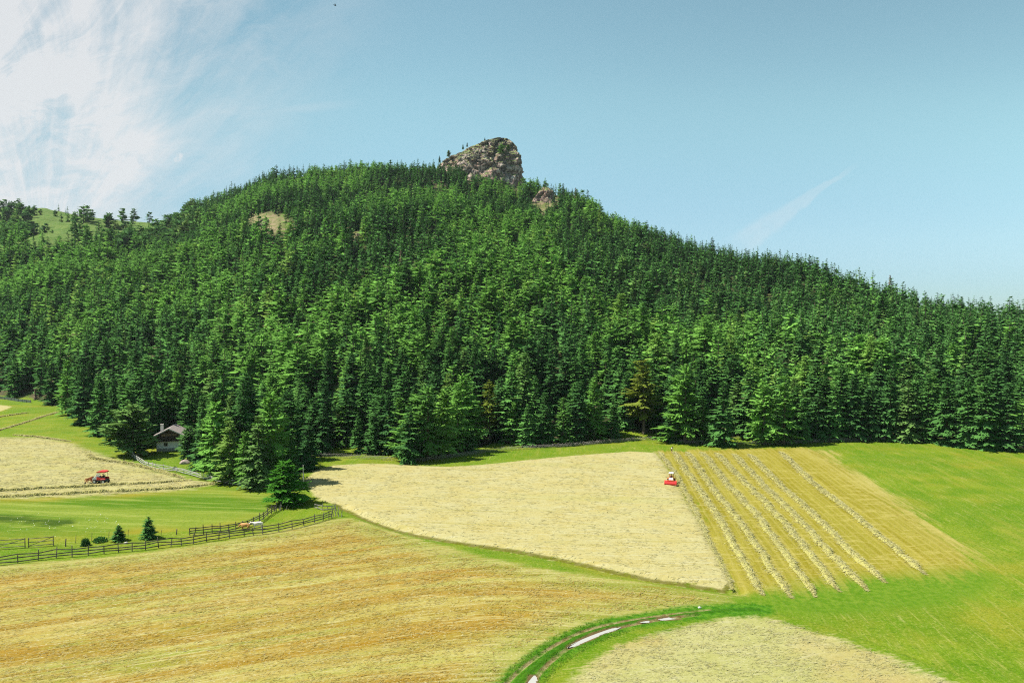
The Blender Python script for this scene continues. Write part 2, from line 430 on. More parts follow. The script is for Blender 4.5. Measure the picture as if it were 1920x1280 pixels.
# ground material ------------------------------------------------
m_ground, nt, B = new_mat('meadow_ground')
def attr(nt, name):
    n = nt.nodes.new('ShaderNodeAttribute'); n.attribute_name = name
    r, g, b = sep(nt, n.outputs['Vector'])
    return r, g, b, E(nt, n.outputs['Alpha'])
a_gold, a_mid, a_rows, a_near = attr(nt, 'crop_a')
a_left, a_lawn, a_dark, a_far = attr(nt, 'crop_b')
a_tl, a_tr, a_tm, a_pud = attr(nt, 'track')
a_u, a_v, a_ht, a_patch = attr(nt, 'flow')
a_wood, a_gend, a_fold, a_west = attr(nt, 'misc')
geo = nt.nodes.new('ShaderNodeNewGeometry'); P = geo.outputs['Position']
fl = vec(nt, a_u, a_v * 0.055, 0.0)
fl2 = vec(nt, a_u, a_v * 0.16, 3.0)
n_big = noise(nt, P, 0.035, 4)
n_med = noise(nt, P, 0.16, 5, 0.6)
n_fin = noise(nt, P, 1.3, 6, 0.68)
n_str = noise(nt, fl, 0.55, 6, 0.62, 0.2)
n_str2 = noise(nt, fl2, 1.7, 5, 0.65)
n_wide = noise(nt, fl, 0.13, 4, 0.55)
n_scr = noise(nt, vec(nt, a_u, a_v * 0.05, 5.0), 2.6, 3, 0.55, 0.3)
n_scr2 = noise(nt, vec(nt, a_u * 0.35 + a_v * 0.25, a_v - a_u * 0.6, 5.0), 0.9, 4, 0.6)
n_spk = noise(nt, P, 3.2, 4, 0.7)
def crisp(a, w=0.5, amp=1.6, nz=None):
    return (a + ((nz or n_fin) - 0.5) * amp + (n_str2 - 0.5) * amp).step(-w, w)
# meadow grass
g = mix(nt, n_med.step(0.3, 0.7), alb(122, 164, 26), alb(158, 182, 44))
g = mix(nt, n_str.step(0.45, 0.7) * 0.65, g, alb(184, 186, 74))
g = mix(nt, (noise(nt, P, 0.055, 4, 0.6)).step(0.48, 0.64) * 0.6, g, alb(184, 178, 56))
g = mix(nt, (n_big * 0.6 + n_wide * 0.5).step(0.5, 0.66) * 0.55, g, alb(108, 160, 22))
g = mix(nt, (n_str2.step(0.55, 0.8) * n_big.step(0.35, 0.6)) * 0.8, g, alb(218, 214, 130))
g = mix(nt, n_scr.step(0.57, 0.70) * n_med.step(0.35, 0.6) * 0.7, g, alb(206, 204, 112))
g = mix(nt, n_fin.step(0.54, 0.72) * 0.8, g, alb(92, 142, 18))
g = mix(nt, n_spk.step(0.53, 0.66) * 0.6, g, alb(200, 204, 100))
g = mix(nt, n_spk.step(0.46, 0.36) * 0.5, g, alb(86, 132, 16))
# mown lawn by the farm: level stripes
lawn = mix(nt, n_wide.step(0.4, 0.6), alb(112, 156, 30), alb(160, 182, 62))
lawn = mix(nt, n_str.step(0.5, 0.68) * 0.7, lawn, alb(190, 205, 95))
lawn = mix(nt, n_spk.step(0.48, 0.36) * 0.5, lawn, alb(84, 132, 20))
lawn = mix(nt, n_scr.step(0.56, 0.66) * 0.6, lawn, alb(200, 206, 104))
lawn = mix(nt, (n_str2 + n_fin).step(1.1, 1.35) * 0.4, lawn, alb(85, 140, 25))
lawn = mix(nt, (a_lawn - 0.0).step(6.0, 0.5) * n_big.step(0.4, 0.6) * 0.8, lawn, alb(196, 178, 56))
col = mix(nt, crisp(a_lawn, 0.8, 2.5), g, lawn)
col = mix(nt, crisp(a_gend, 1.5, 5.0) * 0.65, col, alb(108, 162, 26))
# golden stubble
go = mix(nt, n_str.step(0.36, 0.62), alb(190, 164, 58), alb(222, 206, 112))
go = mix(nt, n_wide.step(0.45, 0.66) * 0.85, go, alb(206, 156, 42))
go = mix(nt, (n_str * 0.6 + n_big * 0.5).step(0.53, 0.66) * 0.7, go, alb(170, 184, 72))
go = mix(nt, (a_u * 0.85 + n_med * 2.0 + n_big * 5.0).sin().step(0.1, 0.9) * 0.5, go, alb(228, 214, 118))
go = mix(nt, (a_u * 0.62 + n_med * 2.0 + n_big * 6.0 + 1.0).sin().step(0.2, 0.9) * 0.6, go, alb(190, 144, 34))
go = mix(nt, n_str2.step(0.52, 0.72) * 0.7, go, alb(236, 220, 140))
go = mix(nt, noise(nt, vec(nt, a_u, a_v * 0.03, 9.0), 0.32, 5, 0.6).step(0.53, 0.66) * 0.6, go, alb(234, 218, 130))
go = mix(nt, a_gold.step(6.0, 0.5) * 0.75, go, mix(nt, n_str.step(0.4, 0.6), alb(164, 182, 72), alb(208, 206, 116)))
go = mix(nt, n_scr.step(0.56, 0.66) * 0.65, go, alb(240, 228, 156))
go = mix(nt, n_scr.step(0.42, 0.34) * 0.55, go, alb(176, 138, 40))
go = mix(nt, (n_fin * 0.6 + n_spk * 0.4).step(0.54, 0.66) * 0.8, go, alb(150, 106, 24))
go = mix(nt, n_spk.step(0.55, 0.66) * 0.75, go, alb(246, 236, 182))
go = mix(nt, (1.0 - n_fin).step(0.56, 0.74) * 0.45, go, alb(238, 226, 160))
col = mix(nt, (a_gold + 1.5 + (n_str - 0.5) * 3.0 + (n_fin - 0.5) * 2.5).step(-0.9, 0.9), col, go)
# pale spread hay
def hay(c0, c1, c2, c3):
    h = mix(nt, n_med.step(0.3, 0.7), c0, c1)
    h = mix(nt, n_str2.step(0.5, 0.72) * 0.6, h, c2)
    h = mix(nt, n_spk.step(0.56, 0.66) * 0.6, h, tuple(min(1, 1.12 * c) for c in c2))
    return mix(nt, (n_fin * 0.5 + n_str2 * 0.5).step(0.45, 0.32) * 0.85, h, c3)
h_mid = hay(alb(230, 214, 136), alb(232, 222, 156), alb(244, 238, 186), alb(206, 184, 92))
h_near = hay(alb(212, 211, 128), alb(224, 219, 146), alb(240, 234, 184), alb(170, 166, 80))
h_mid = mix(nt, n_scr.step(0.55, 0.66) * 0.55, h_mid, alb(248, 242, 196))
h_mid = mix(nt, n_str.step(0.44, 0.34) * 0.45, h_mid, alb(208, 196, 104))
h_mid = mix(nt, n_wide.step(0.54, 0.66) * 0.4, h_mid, alb(220, 214, 128))
h_near = mix(nt, n_big.step(0.48, 0.65) * 0.7, h_near, alb(226, 192, 116))
st = mix(nt, n_str.step(0.35, 0.65), alb(174, 162, 42), alb(202, 190, 78))
st = mix(nt, n_wide.step(0.45, 0.65) * 0.6, st, alb(178, 172, 58))
st = mix(nt, n_str2.step(0.55, 0.75) * 0.6, st, alb(222, 210, 120))
st = mix(nt, noise(nt, vec(nt, a_v, a_u * 0.25, 2.0), 1.2, 4, 0.6).step(0.52, 0.66) * 0.65, st, alb(226, 212, 118))
st = mix(nt, n_fin.step(0.55, 0.7) * 0.7, st, alb(150, 130, 28))
st = mix(nt, n_spk.step(0.55, 0.66) * 0.5, st, alb(234, 220, 130))
st = mix(nt, (a_u * 5.2 + n_str * 4.0).sin().step(0.2, 1.0) * 0.35, st, alb(222, 206, 112))
rowE = (a_u - 49.0).step(0.0, 12.0)
st = mix(nt, rowE * (n_str * 0.5 + n_str2 * 0.5).step(0.35, 0.6) * 0.7, st, alb(226, 214, 136))
col = mix(nt, (a_rows + 1.0 + (n_str - 0.5) * 13.0 + (n_str2 - .5) * 6 + (n_fin - 0.5) * 3.0).step(-1.5, 2.2), col, st)
col = mix(nt, (a_gend + (n_fin - .5) * 4 + (n_med - .5) * 6).step(-3.5, 3.0) * 0.6, col, mix(nt, n_fin.step(0.35, 0.65), alb(104, 156, 24), alb(158, 186, 62)))
col = mix(nt, crisp(a_mid, 0.4, 2.6), col, h_mid)
col = mix(nt, (a_near + (n_fin - .5) * 3 + (n_str2 - .5) * 4 + (n_med - .5) * 3).step(-0.8, 0.8), col, h_near)
col = mix(nt, ((a_left + (n_str - .5) * 8 + (n_str2 - .5) * 5 + (n_fin - .5) * 4).step(-1.5, 2.0) * 0.92).max(crisp(a_far, 0.7, 2.0)), col, h_mid)
# the bank under the hay field
col = mix(nt, a_fold.step(4.0, 2.5) * (a_mid.abs() + (n_fin - 0.5) * 0.5).step(0.55, 0.15) * n_fin.step(0.25, 0.5) * 0.8, col, alb(120, 116, 34))
col = mix(nt, (a_dark + (n_med - 0.5) * 6.0 + (n_str2 - .5) * 4).step(-0.8, 1.6) * 0.9, col, alb(70, 104, 22))
# cart track
verge = (a_tm + (n_fin - 0.5) * 1.8 + (n_med - 0.5) * 2.0 + (n_str2 - .5) * 1.5).step(2.7, 1.1)
tg = mix(nt, n_fin.step(0.35, 0.65), alb(72, 138, 20), alb(118, 176, 44))
tg = mix(nt, a_tm.step(0.6, 0.3) * 0.5, tg, alb(62, 122, 18))
col = mix(nt, verge, col, tg)
rut = (a_tl.min(a_tr) + (n_fin - 0.5) * 0.5 + (n_med - 0.5) * 0.35).step(0.40, 0.16) * (n_med + n_fin * 0.4).step(0.5, 0.7)
col = mix(nt, rut * 0.9, col, mix(nt, n_fin.step(0.35, 0.65), alb(150, 120, 76), alb(206, 186, 138)))
col = mix(nt, (a_pud + (n_fin - 0.5) * 0.4).step(-0.35, 0.0), col, alb(150, 126, 84))
# hill: alpine grass, needle litter under the wood, bare scree
alp = mix(nt, n_med.step(0.35, 0.65), alb(112, 152, 66), alb(146, 172, 88))
alp = mix(nt, noise(nt, P, 0.5, 5).step(0.5, 0.7) * 0.6, alp, alb(88, 110, 62))
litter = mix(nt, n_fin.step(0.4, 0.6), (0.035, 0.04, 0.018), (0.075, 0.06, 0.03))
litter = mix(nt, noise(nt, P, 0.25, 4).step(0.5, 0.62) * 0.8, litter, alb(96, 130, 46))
scr = mix(nt, n_fin.step(0.35, 0.65), alb(168, 148, 112), alb(206, 190, 146))
scr = mix(nt, n_med.step(0.42, 0.60) * 0.85, scr, alb(128, 146, 74))
col = mix(nt, a_ht.step(0.02, 0.1), col, alp)
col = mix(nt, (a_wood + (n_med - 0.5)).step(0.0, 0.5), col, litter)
col = mix(nt, (a_patch + (n_med - 0.5) * 1.8 + (n_fin - 0.5) * 0.5).step(0.0, 0.3), col, scr)
nt.links.new(col, B.inputs['Base Color'])
B.inputs['Roughness'].default_value = 0.95; B.inputs['Specular IOR Level'].default_value = 0.05
bm_h = n_fin * 0.5 + noise(nt, P, 4.0, 3, 0.6) * 0.2 + n_str2 * 0.35 + n_med * 0.5
bmp = nt.nodes.new('ShaderNodeBump'); bmp.inputs['Strength'].default_value = 0.5; bmp.inputs['Distance'].default_value = 0.45
nt.links.new(bm_h.s, bmp.inputs['Height']); nt.links.new(bmp.outputs[0], B.inputs['Normal'])

me = np_mesh('meadow_ground', np.stack([X, Y, Z], -1), [Q], m_ground, True)
def put_attr(name, cols):
    a = me.attributes.new(name, 'FLOAT_COLOR', 'POINT')
    a.data.foreach_set('color', np.stack(cols, -1).astype(np.float32).ravel())
put_attr('crop_a', (s_gold, s_mid, s_rows, s_near))
put_attr('crop_b', (s_left, s_lawn, s_dark, s_far))
put_attr('track', (d_tl, d_tr, d_tm, s_pud))
put_attr('flow', (fu, fv, ht, patch))
put_attr('misc', (wood, s_gend, d_fold, west))
ground = tag(link('ground', me), 'mown alpine meadow rising into a steep forested hill', 'ground', kind='structure')
del A, Xg, Yg, idx, Q

# ------------------------------------------------------------------ puddles
m_water, nt, b = new_mat('puddle_water')
b.inputs['Base Color'].default_value = (0.30, 0.29, 0.26, 1); b.inputs['Roughness'].default_value = 0.03
b.inputs['IOR'].default_value = 1.33; b.inputs['Specular IOR Level'].default_value = 0.9
def puddle(P, lab):
    rng = np.random.default_rng(len(P) + 3)
    D = dense(soften(np.vstack([P, P[:1]]), 2), 0.25)[:-1]
    D = D + rng.normal(0, 0.05, D.shape)
    c = D.mean(0)
    z = min(gz(*p) for p in D) - 0.02
    mb = MB(); n = len(D)
    mb.add([(x, y, z) for x, y in D] + [(*(c + (p - c) * 1.0), z - 0.04) for p in D], [tuple(range(n))] + [(i, (i + 1) % n, n + (i + 1) % n, n + i) for i in range(n)])
    tag(mb.build('puddle', m_water), lab, 'puddle', kind='structure')
puddle(PUD1, 'long pale puddle lying in the bend of the cart track')
puddle(PUD2, 'small broken puddle farther along the grassy cart track')
puddle(PUD3, 'pale puddle in the rut where the track leaves the picture')
puddle(PUD4, 'tiny puddle sliver just before the small broken puddle')

# ------------------------------------------------------------------ cut hay lying on the fields (blades of straw)
def straw_mat(name, cols, trans=0.12):
    m = bpy.data.materials.new(name); m.use_nodes = True; nt = m.node_tree; nt.nodes.clear()
    out = nt.nodes.new('ShaderNodeOutputMaterial'); g = nt.nodes.new('ShaderNodeNewGeometry')
    r = nt.nodes.new('ShaderNodeValToRGB'); nt.links.new(g.outputs['Random Per Island'], r.inputs[0])
    while len(r.color_ramp.elements) < len(cols): r.color_ramp.elements.new(0.5)
    for i, c in enumerate(cols):
        r.color_ramp.elements[i].position = i / (len(cols) - 1); r.color_ramp.elements[i].color = (*c, 1)
    d = nt.nodes.new('ShaderNodeBsdfDiffuse'); t = nt.nodes.new('ShaderNodeBsdfTranslucent'); mx = nt.nodes.new('ShaderNodeMixShader')
    for s in (d, t): nt.links.new(r.outputs[0], s.inputs[0])
    mx.inputs[0].default_value = trans
    nt.links.new(d.outputs[0], mx.inputs[1]); nt.links.new(t.outputs[0], mx.inputs[2]); nt.links.new(mx.outputs[0], out.inputs[0])
    return m
m_straw_gold = straw_mat('golden_straw', [alb(196, 146, 48), alb(226, 180, 78), alb(244, 228, 150), alb(200, 190, 84), alb(250, 240, 176)])
m_straw_pale = straw_mat('pale_straw', [alb(200, 182, 104), alb(226, 212, 142), alb(240, 234, 182), alb(206, 208, 140), alb(244, 238, 196)])
m_straw_row = straw_mat('row_straw', [tuple(1.2 * c for c in q) for q in (alb(212, 198, 108), alb(232, 222, 142), alb(246, 238, 176), alb(216, 210, 124), alb(250, 244, 190))])
m_blade = straw_mat('grass_blade', [alb(84, 150, 24), alb(124, 186, 44), alb(156, 206, 70), alb(100, 168, 30)], 0.5)
def blade_mesh(name, XY, Zb, ang, L, Wd, tilt, arch, mat):
    """each blade a bent strip of two quads"""
    n = len(XY)
    d = np.stack([np.cos(ang) * np.cos(tilt), np.sin(ang) * np.cos(tilt), np.sin(tilt)], -1)
    s = np.stack([-np.sin(ang), np.cos(ang), np.zeros(n)], -1) * (Wd / 2)[:, None]
    b0 = np.stack([XY[:, 0], XY[:, 1], Zb], -1) - d * (L / 2)[:, None]
    m = b0 + d * (L * 0.5)[:, None]; m[:, 2] += arch
    e = b0 + d * L[:, None]
    V = np.stack([b0 - s * .5, b0 + s * .5, m - s, m + s, e - s * .3, e + s * .3], 1).reshape(-1, 3)
    k = np.arange(n)[:, None] * 6
    F_ = np.concatenate([k + np.array([[0, 1, 3, 2]]), k + np.array([[2, 3, 5, 4]])])
    return np_mesh(name, V, [F_], mat)
gz_of = lambda P: np.interp(0, [0], [0]) + terrain(P[:, 0], P[:, 1])
def scatter(P, n, rng, clip=True):
    """n points in a polygon, thinned to about even density in the picture, only where it can be seen"""
    lo, hi = P.min(0), P.max(0)
    lo, hi = np.maximum(lo, [-230, 58]), np.minimum(hi, [180, 330])
    out = []; c = 0
    while c < n:
        q = rng.random((n * 4, 2)) * (hi - lo) + lo
        q = q[(np.abs(q[:, 0] / q[:, 1]) < 0.78)]
        q = q[rng.random(len(q)) < np.clip((75.0 / q[:, 1]) ** 1.6, 0, 1)]
        q = q[poly_sd(q[:, 0], q[:, 1], P) > 0.0]
        out.append(q); c += len(q)
    return np.concatenate(out)[:n]
def lay(name, P, n, mat, seed, bias, L, Wd, label, lift=0.05):
    rng = np.random.default_rng(seed)
    q = scatter(P, n, rng)
    dens = fbm(q[:, 0] / 2.2, q[:, 1] / 1.4, 3)
    q = q[rng.random(len(q)) < np.clip((dens - 0.25) * 2.6, 0.1, 1)]
    n = len(q)
    far = np.clip(q[:, 1] / 100.0, 0.7, 1.6)
    ang = rng.normal(bias, 0.55, n)
    z = terrain(q[:, 0], q[:, 1]) + rng.random(n) ** 2 * 0.12 + lift
    me = blade_mesh(name, q, z, ang, rng.uniform(L[0], L[1], n) * far, rng.uniform(Wd[0], Wd[1], n) * far, rng.normal(0, 0.09, n), rng.random(n) * 0.05, mat)
    return tag(link(name, me), label, 'hay', kind='stuff')
HAYN = 1.0
lay('mown_stubble', R_GOLD, int(60000 * HAYN), m_straw_gold, 11, 0.45, (0.25, 0.8), (0.025, 0.07), 'loose straw on the golden stubble field nearest the viewer')
lay('spread_hay', R_MID, int(12000 * HAYN), m_straw_pale, 12, 0.0, (0.25, 0.7), (0.03, 0.08), 'pale cut hay spread below the forest edge', 0.25)
lay('drying_hay', R_NEARHAY, int(20000 * HAYN), m_straw_pale, 13, 0.1, (0.25, 0.75), (0.025, 0.07), 'pale drying hay beside the bend of the cart track')
lay('loose_hay', R_LEFTHAY, int(15000 * HAYN), m_straw_pale, 14, 0.1, (0.3, 0.7), (0.03, 0.08), 'pale loose hay around the red roofed transporter')
def track_grass():
    rng = np.random.default_rng(5)
    D = dense(TRACK_MID, 0.05)
    off = np.concatenate([rng.normal(0, 0.26, 3000), -rng.uniform(1.0, 2.4, 2200), rng.uniform(1.0, 2.1, 1800)])
    t = np.gradient(D, axis=0); i = rng.integers(0, len(D), 7000); q = D[i]; tt = t[i] / np.linalg.norm(t[i], axis=1)[:, None]
    q = q + np.stack([-tt[:, 1], tt[:, 0]], -1) * off[:, None]
    ok = (rng.random(len(q)) < np.clip(i / len(D) < 0.55, 0.12, 1)) & (poly_sd(q[:, 0], q[:, 1], PUD1) < -0.1) & (poly_sd(q[:, 0], q[:, 1], PUD3) < -0.1); q = q[ok]
    n = len(q)
    me = blade_mesh('track_grass', q, terrain(q[:, 0], q[:, 1]) + 0.05, rng.random(n) * 6.28, rng.uniform(0.12, 0.32, n), rng.uniform(0.02, 0.05, n), rng.uniform(0.0, 0.6, n), rng.random(n) * 0.04, m_blade)
    tag(link('track_grass', me), 'lush green grass along the cart track', 'grass', kind='stuff')
track_grass()

# ------------------------------------------------------------------ hay rows, each one swath
def hay_row(pts, label, group, width=1.15, height=0.42, seed=0, mat=None):
    rng = np.random.default_rng(100 + seed)
    D = dense(soften(line_at(pts), 2), 0.35)
    D = D + (np.stack([fbm(D[:, 0] / 3 + seed, D[:, 1] / 3, 2), fbm(D[:, 0] / 3 + 50, D[:, 1] / 3 + seed, 2)], -1) - 0.5) * 0.7
    t = np.gradient(D, axis=0); t /= np.linalg.norm(t, axis=1)[:, None]
    nrm = np.stack([-t[:, 1], t[:, 0]], -1)
    m = len(D); s = np.cumsum(np.r_[0, np.linalg.norm(np.diff(D, axis=0), axis=1)])
    taper = np.clip(np.minimum(s, s[-1] - s) / 3.5, 0.08, 1)
    lump = 0.25 + 1.45 * fbm(s / 1.1 + seed * 9, s * 0 + seed, 3)
    prof = np.linspace(-1, 1, 9)
    V = []
    for k in range(m):
        w, h = width * 0.5 * taper[k] * (0.7 + 0.3 * lump[k]), height * taper[k] * lump[k]
        for p in prof:
            xy = D[k] + nrm[k] * p * w
            V.append((xy[0], xy[1], h * (1 - abs(p) ** 2.2) + (rng.random() - 0.5) * 0.12 * (1 - abs(p)) - 0.06 * (abs(p) > .95)))
    V = np.array(V); V[:, 2] += terrain(V[:, 0], V[:, 1])
    i = np.arange(m * 9).reshape(m, 9)
    Qr = np.stack([i[:-1, :-1], i[1:, :-1], i[1:, 1:], i[:-1, 1:]], -1).reshape(-1, 4)
    nb = int(s[-1] * 42)
    kk = rng.integers(0, m, nb); p = np.clip(rng.normal(0, 0.7, nb), -2.0, 2.0)
    q = D[kk] + nrm[kk] * (p * width * 0.5 * taper[kk])[:, None] + rng.normal(0, 0.12, (nb, 2))
    zb = terrain(q[:, 0], q[:, 1]) + height * taper[kk] * lump[kk] * np.clip(1 - np.abs(np.minimum(np.abs(p), 1)) ** 2.2, 0.02, 1) * rng.uniform(0.9, 1.05, nb) + 0.03
    far = np.clip(q[:, 1] / 100.0, 0.8, 1.8)
    ang = np.arctan2(t[kk, 1], t[kk, 0]) + rng.normal(1.2, 0.7, nb)
    bme = blade_mesh('x', q, zb, ang, rng.uniform(0.3, 0.8, nb) * far, rng.uniform(0.03, 0.09, nb) * far, rng.normal(0, 0.22, nb), rng.random(nb) * 0.06, mat or m_straw_row)
    bv = np.empty(len(bme.vertices) * 3, np.float32); bme.vertices.foreach_get('co', bv); bv = bv.reshape(-1, 3)
    nB = len(bv) // 6; k6 = np.arange(nB)[:, None] * 6 + len(V)
    bpy.data.meshes.remove(bme)
    me = np_mesh('hay_row', np.concatenate([V, bv]), [Qr, k6 + np.array([[0, 1, 3, 2]]), k6 + np.array([[2, 3, 5, 4]])], mat or m_straw_row)
    tag(link('hay_row', me), label, 'hay row', group)
GR = 'parallel hay rows raked down the stubble field'
ROWS = [
 ([(1236, 847), (1250, 866), (1266, 888), (1277, 907), (1300, 950), (1322, 993), (1345, 1045), (1373, 1103)], 'broken thin hay row along the pale hay field under the red mower'),
 ([(1264, 847), (1285, 880), (1307, 913), (1346, 968), (1380, 1030), (1404, 1070), (1428, 1114)], 'hay row beginning at the bent person by the forest edge'),
 ([(1289, 847), (1329, 906), (1377, 964), (1424, 1030), (1482, 1120)], 'second hay row counting from the bent person, reaching lowest'),
 ([(1315, 847), (1366, 910), (1413, 957), (1468, 1030), (1530, 1117)], 'third hay row counting from the bent person'),
 ([(1344, 849), (1402, 910), (1472, 979), (1530, 1052), (1576, 1110)], 'fourth hay row counting from the bent person'),
 ([(1375, 851), (1428, 906), (1497, 972), (1570, 1052), (1625, 1106)], 'fifth hay row counting from the bent person'),
 ([(1404, 851), (1453, 899), (1530, 968), (1596, 1037), (1658, 1090)], 'sixth hay row, inner one beside the wide stubble strip'),
 ([(1464, 847), (1512, 895), (1577, 946), (1650, 1004), (1734, 1077)], 'outermost hay row beyond the wide strip, next to green grass')]
for i, (p, l) in enumerate(ROWS): hay_row(p, l, GR, 0.75 if i == 0 else 1.12, 0.18 if i == 0 else 0.32, i)
GL = 'hay rows raked on the farm meadow'
for i, (p, l, w) in enumerate([
 ([(357, 900), (300, 905), (240, 907), (206, 909), (160, 912), (100, 914), (0, 920), (-80, 925)], 'hay row passing right under the red roofed transporter', 1.3),
 ([(399, 907), (360, 913), (309, 916), (240, 920), (172, 923), (80, 928), (0, 931), (-80, 935)], 'lowest curved hay row on the farm meadow, at the green lawn', 1.4),
 ([(165, 846), (168, 858), (200, 864), (241, 868), (309, 886), (344, 896)], 'hay row running along the pale rail fence by the house', 1.2),
 ([(27, 815), (80, 820), (131, 827)], 'short hay row at the top of the pale hay, above the transporter', 1.1),
 ([(-20, 812), (0, 806), (55, 789), (110, 772)], 'straight hay row climbing toward the forest edge', 1.3),
 ([(-20, 785), (0, 781), (30, 777), (55, 773)], 'farthest short hay row near the grey board fence', 1.3)]):
    hay_row(p, l, GL, w * (0.75 if i < 3 else 0.6), 0.36 if i < 3 else 0.2, 20 + i)

# ------------------------------------------------------------------ trees
def needle_mat(name, dark, lite, trans=0.3):
    m = bpy.data.materials.new(name); m.use_nodes = True; nt = m.node_tree; nt.nodes.clear()
    out = nt.nodes.new('ShaderNodeOutputMaterial')
    oi = nt.nodes.new('ShaderNodeObjectInfo'); g = nt.nodes.new('ShaderNodeNewGeometry')
    r = E(nt, oi.outputs['Random']); ri = E(nt, g.outputs['Random Per Island'])
    big = noise(nt, g.outputs['Position'], 0.012, 3)
    f = r * 0.55 + ri * 0.3 + (big - 0.5) * 1.3 + 0.08
    c = mix(nt, f, dark, lite)
    c = mix(nt, r.step(0.90, 0.99) * 0.6, c, (lite[0] * 1.5, lite[1] * 0.95, lite[2] * 1.1))
    r2 = (r * 7.31).sin().abs()
    c = mix(nt, r2.step(0.7, 0.95) * 0.5, c, (dark[0] * 0.8, dark[1] * 0.8, dark[2] * 1.15))
    d = nt.nodes.new('ShaderNodeBsdfDiffuse'); t = nt.nodes.new('ShaderNodeBsdfTranslucent'); mx = nt.nodes.new('ShaderNodeMixShader')
    nt.links.new(c, d.inputs[0]); nt.links.new(c, t.inputs[0])
    mx.inputs[0].default_value = trans
    nt.links.new(d.outputs[0], mx.inputs[1]); nt.links.new(t.outputs[0], mx.inputs[2]); nt.links.new(mx.outputs[0], out.inputs[0])
    return m
m_spruce = needle_mat('spruce_needles', (0.034, 0.094, 0.024), (0.100, 0.240, 0.052), 0.12)
m_larch = needle_mat('larch_needles', (0.095, 0.215, 0.034), (0.168, 0.360, 0.066), 0.24)
m_pine = needle_mat('pine_needles', (0.052, 0.125, 0.034), (0.105, 0.215, 0.050), 0.15)
m_olive = needle_mat('olive_needles', (0.13, 0.18, 0.022), (0.23, 0.27, 0.04), 0.3)
m_bright = needle_mat('bright_needles', (0.040, 0.145, 0.014), (0.078, 0.220, 0.022), 0.25)
m_deadn = needle_mat('dead_needles', (0.20, 0.15, 0.10), (0.32, 0.25, 0.18), 0.1)
m_bark = plain('bark', (0.13, 0.10, 0.075), 0.95, 0.4, 2.0)

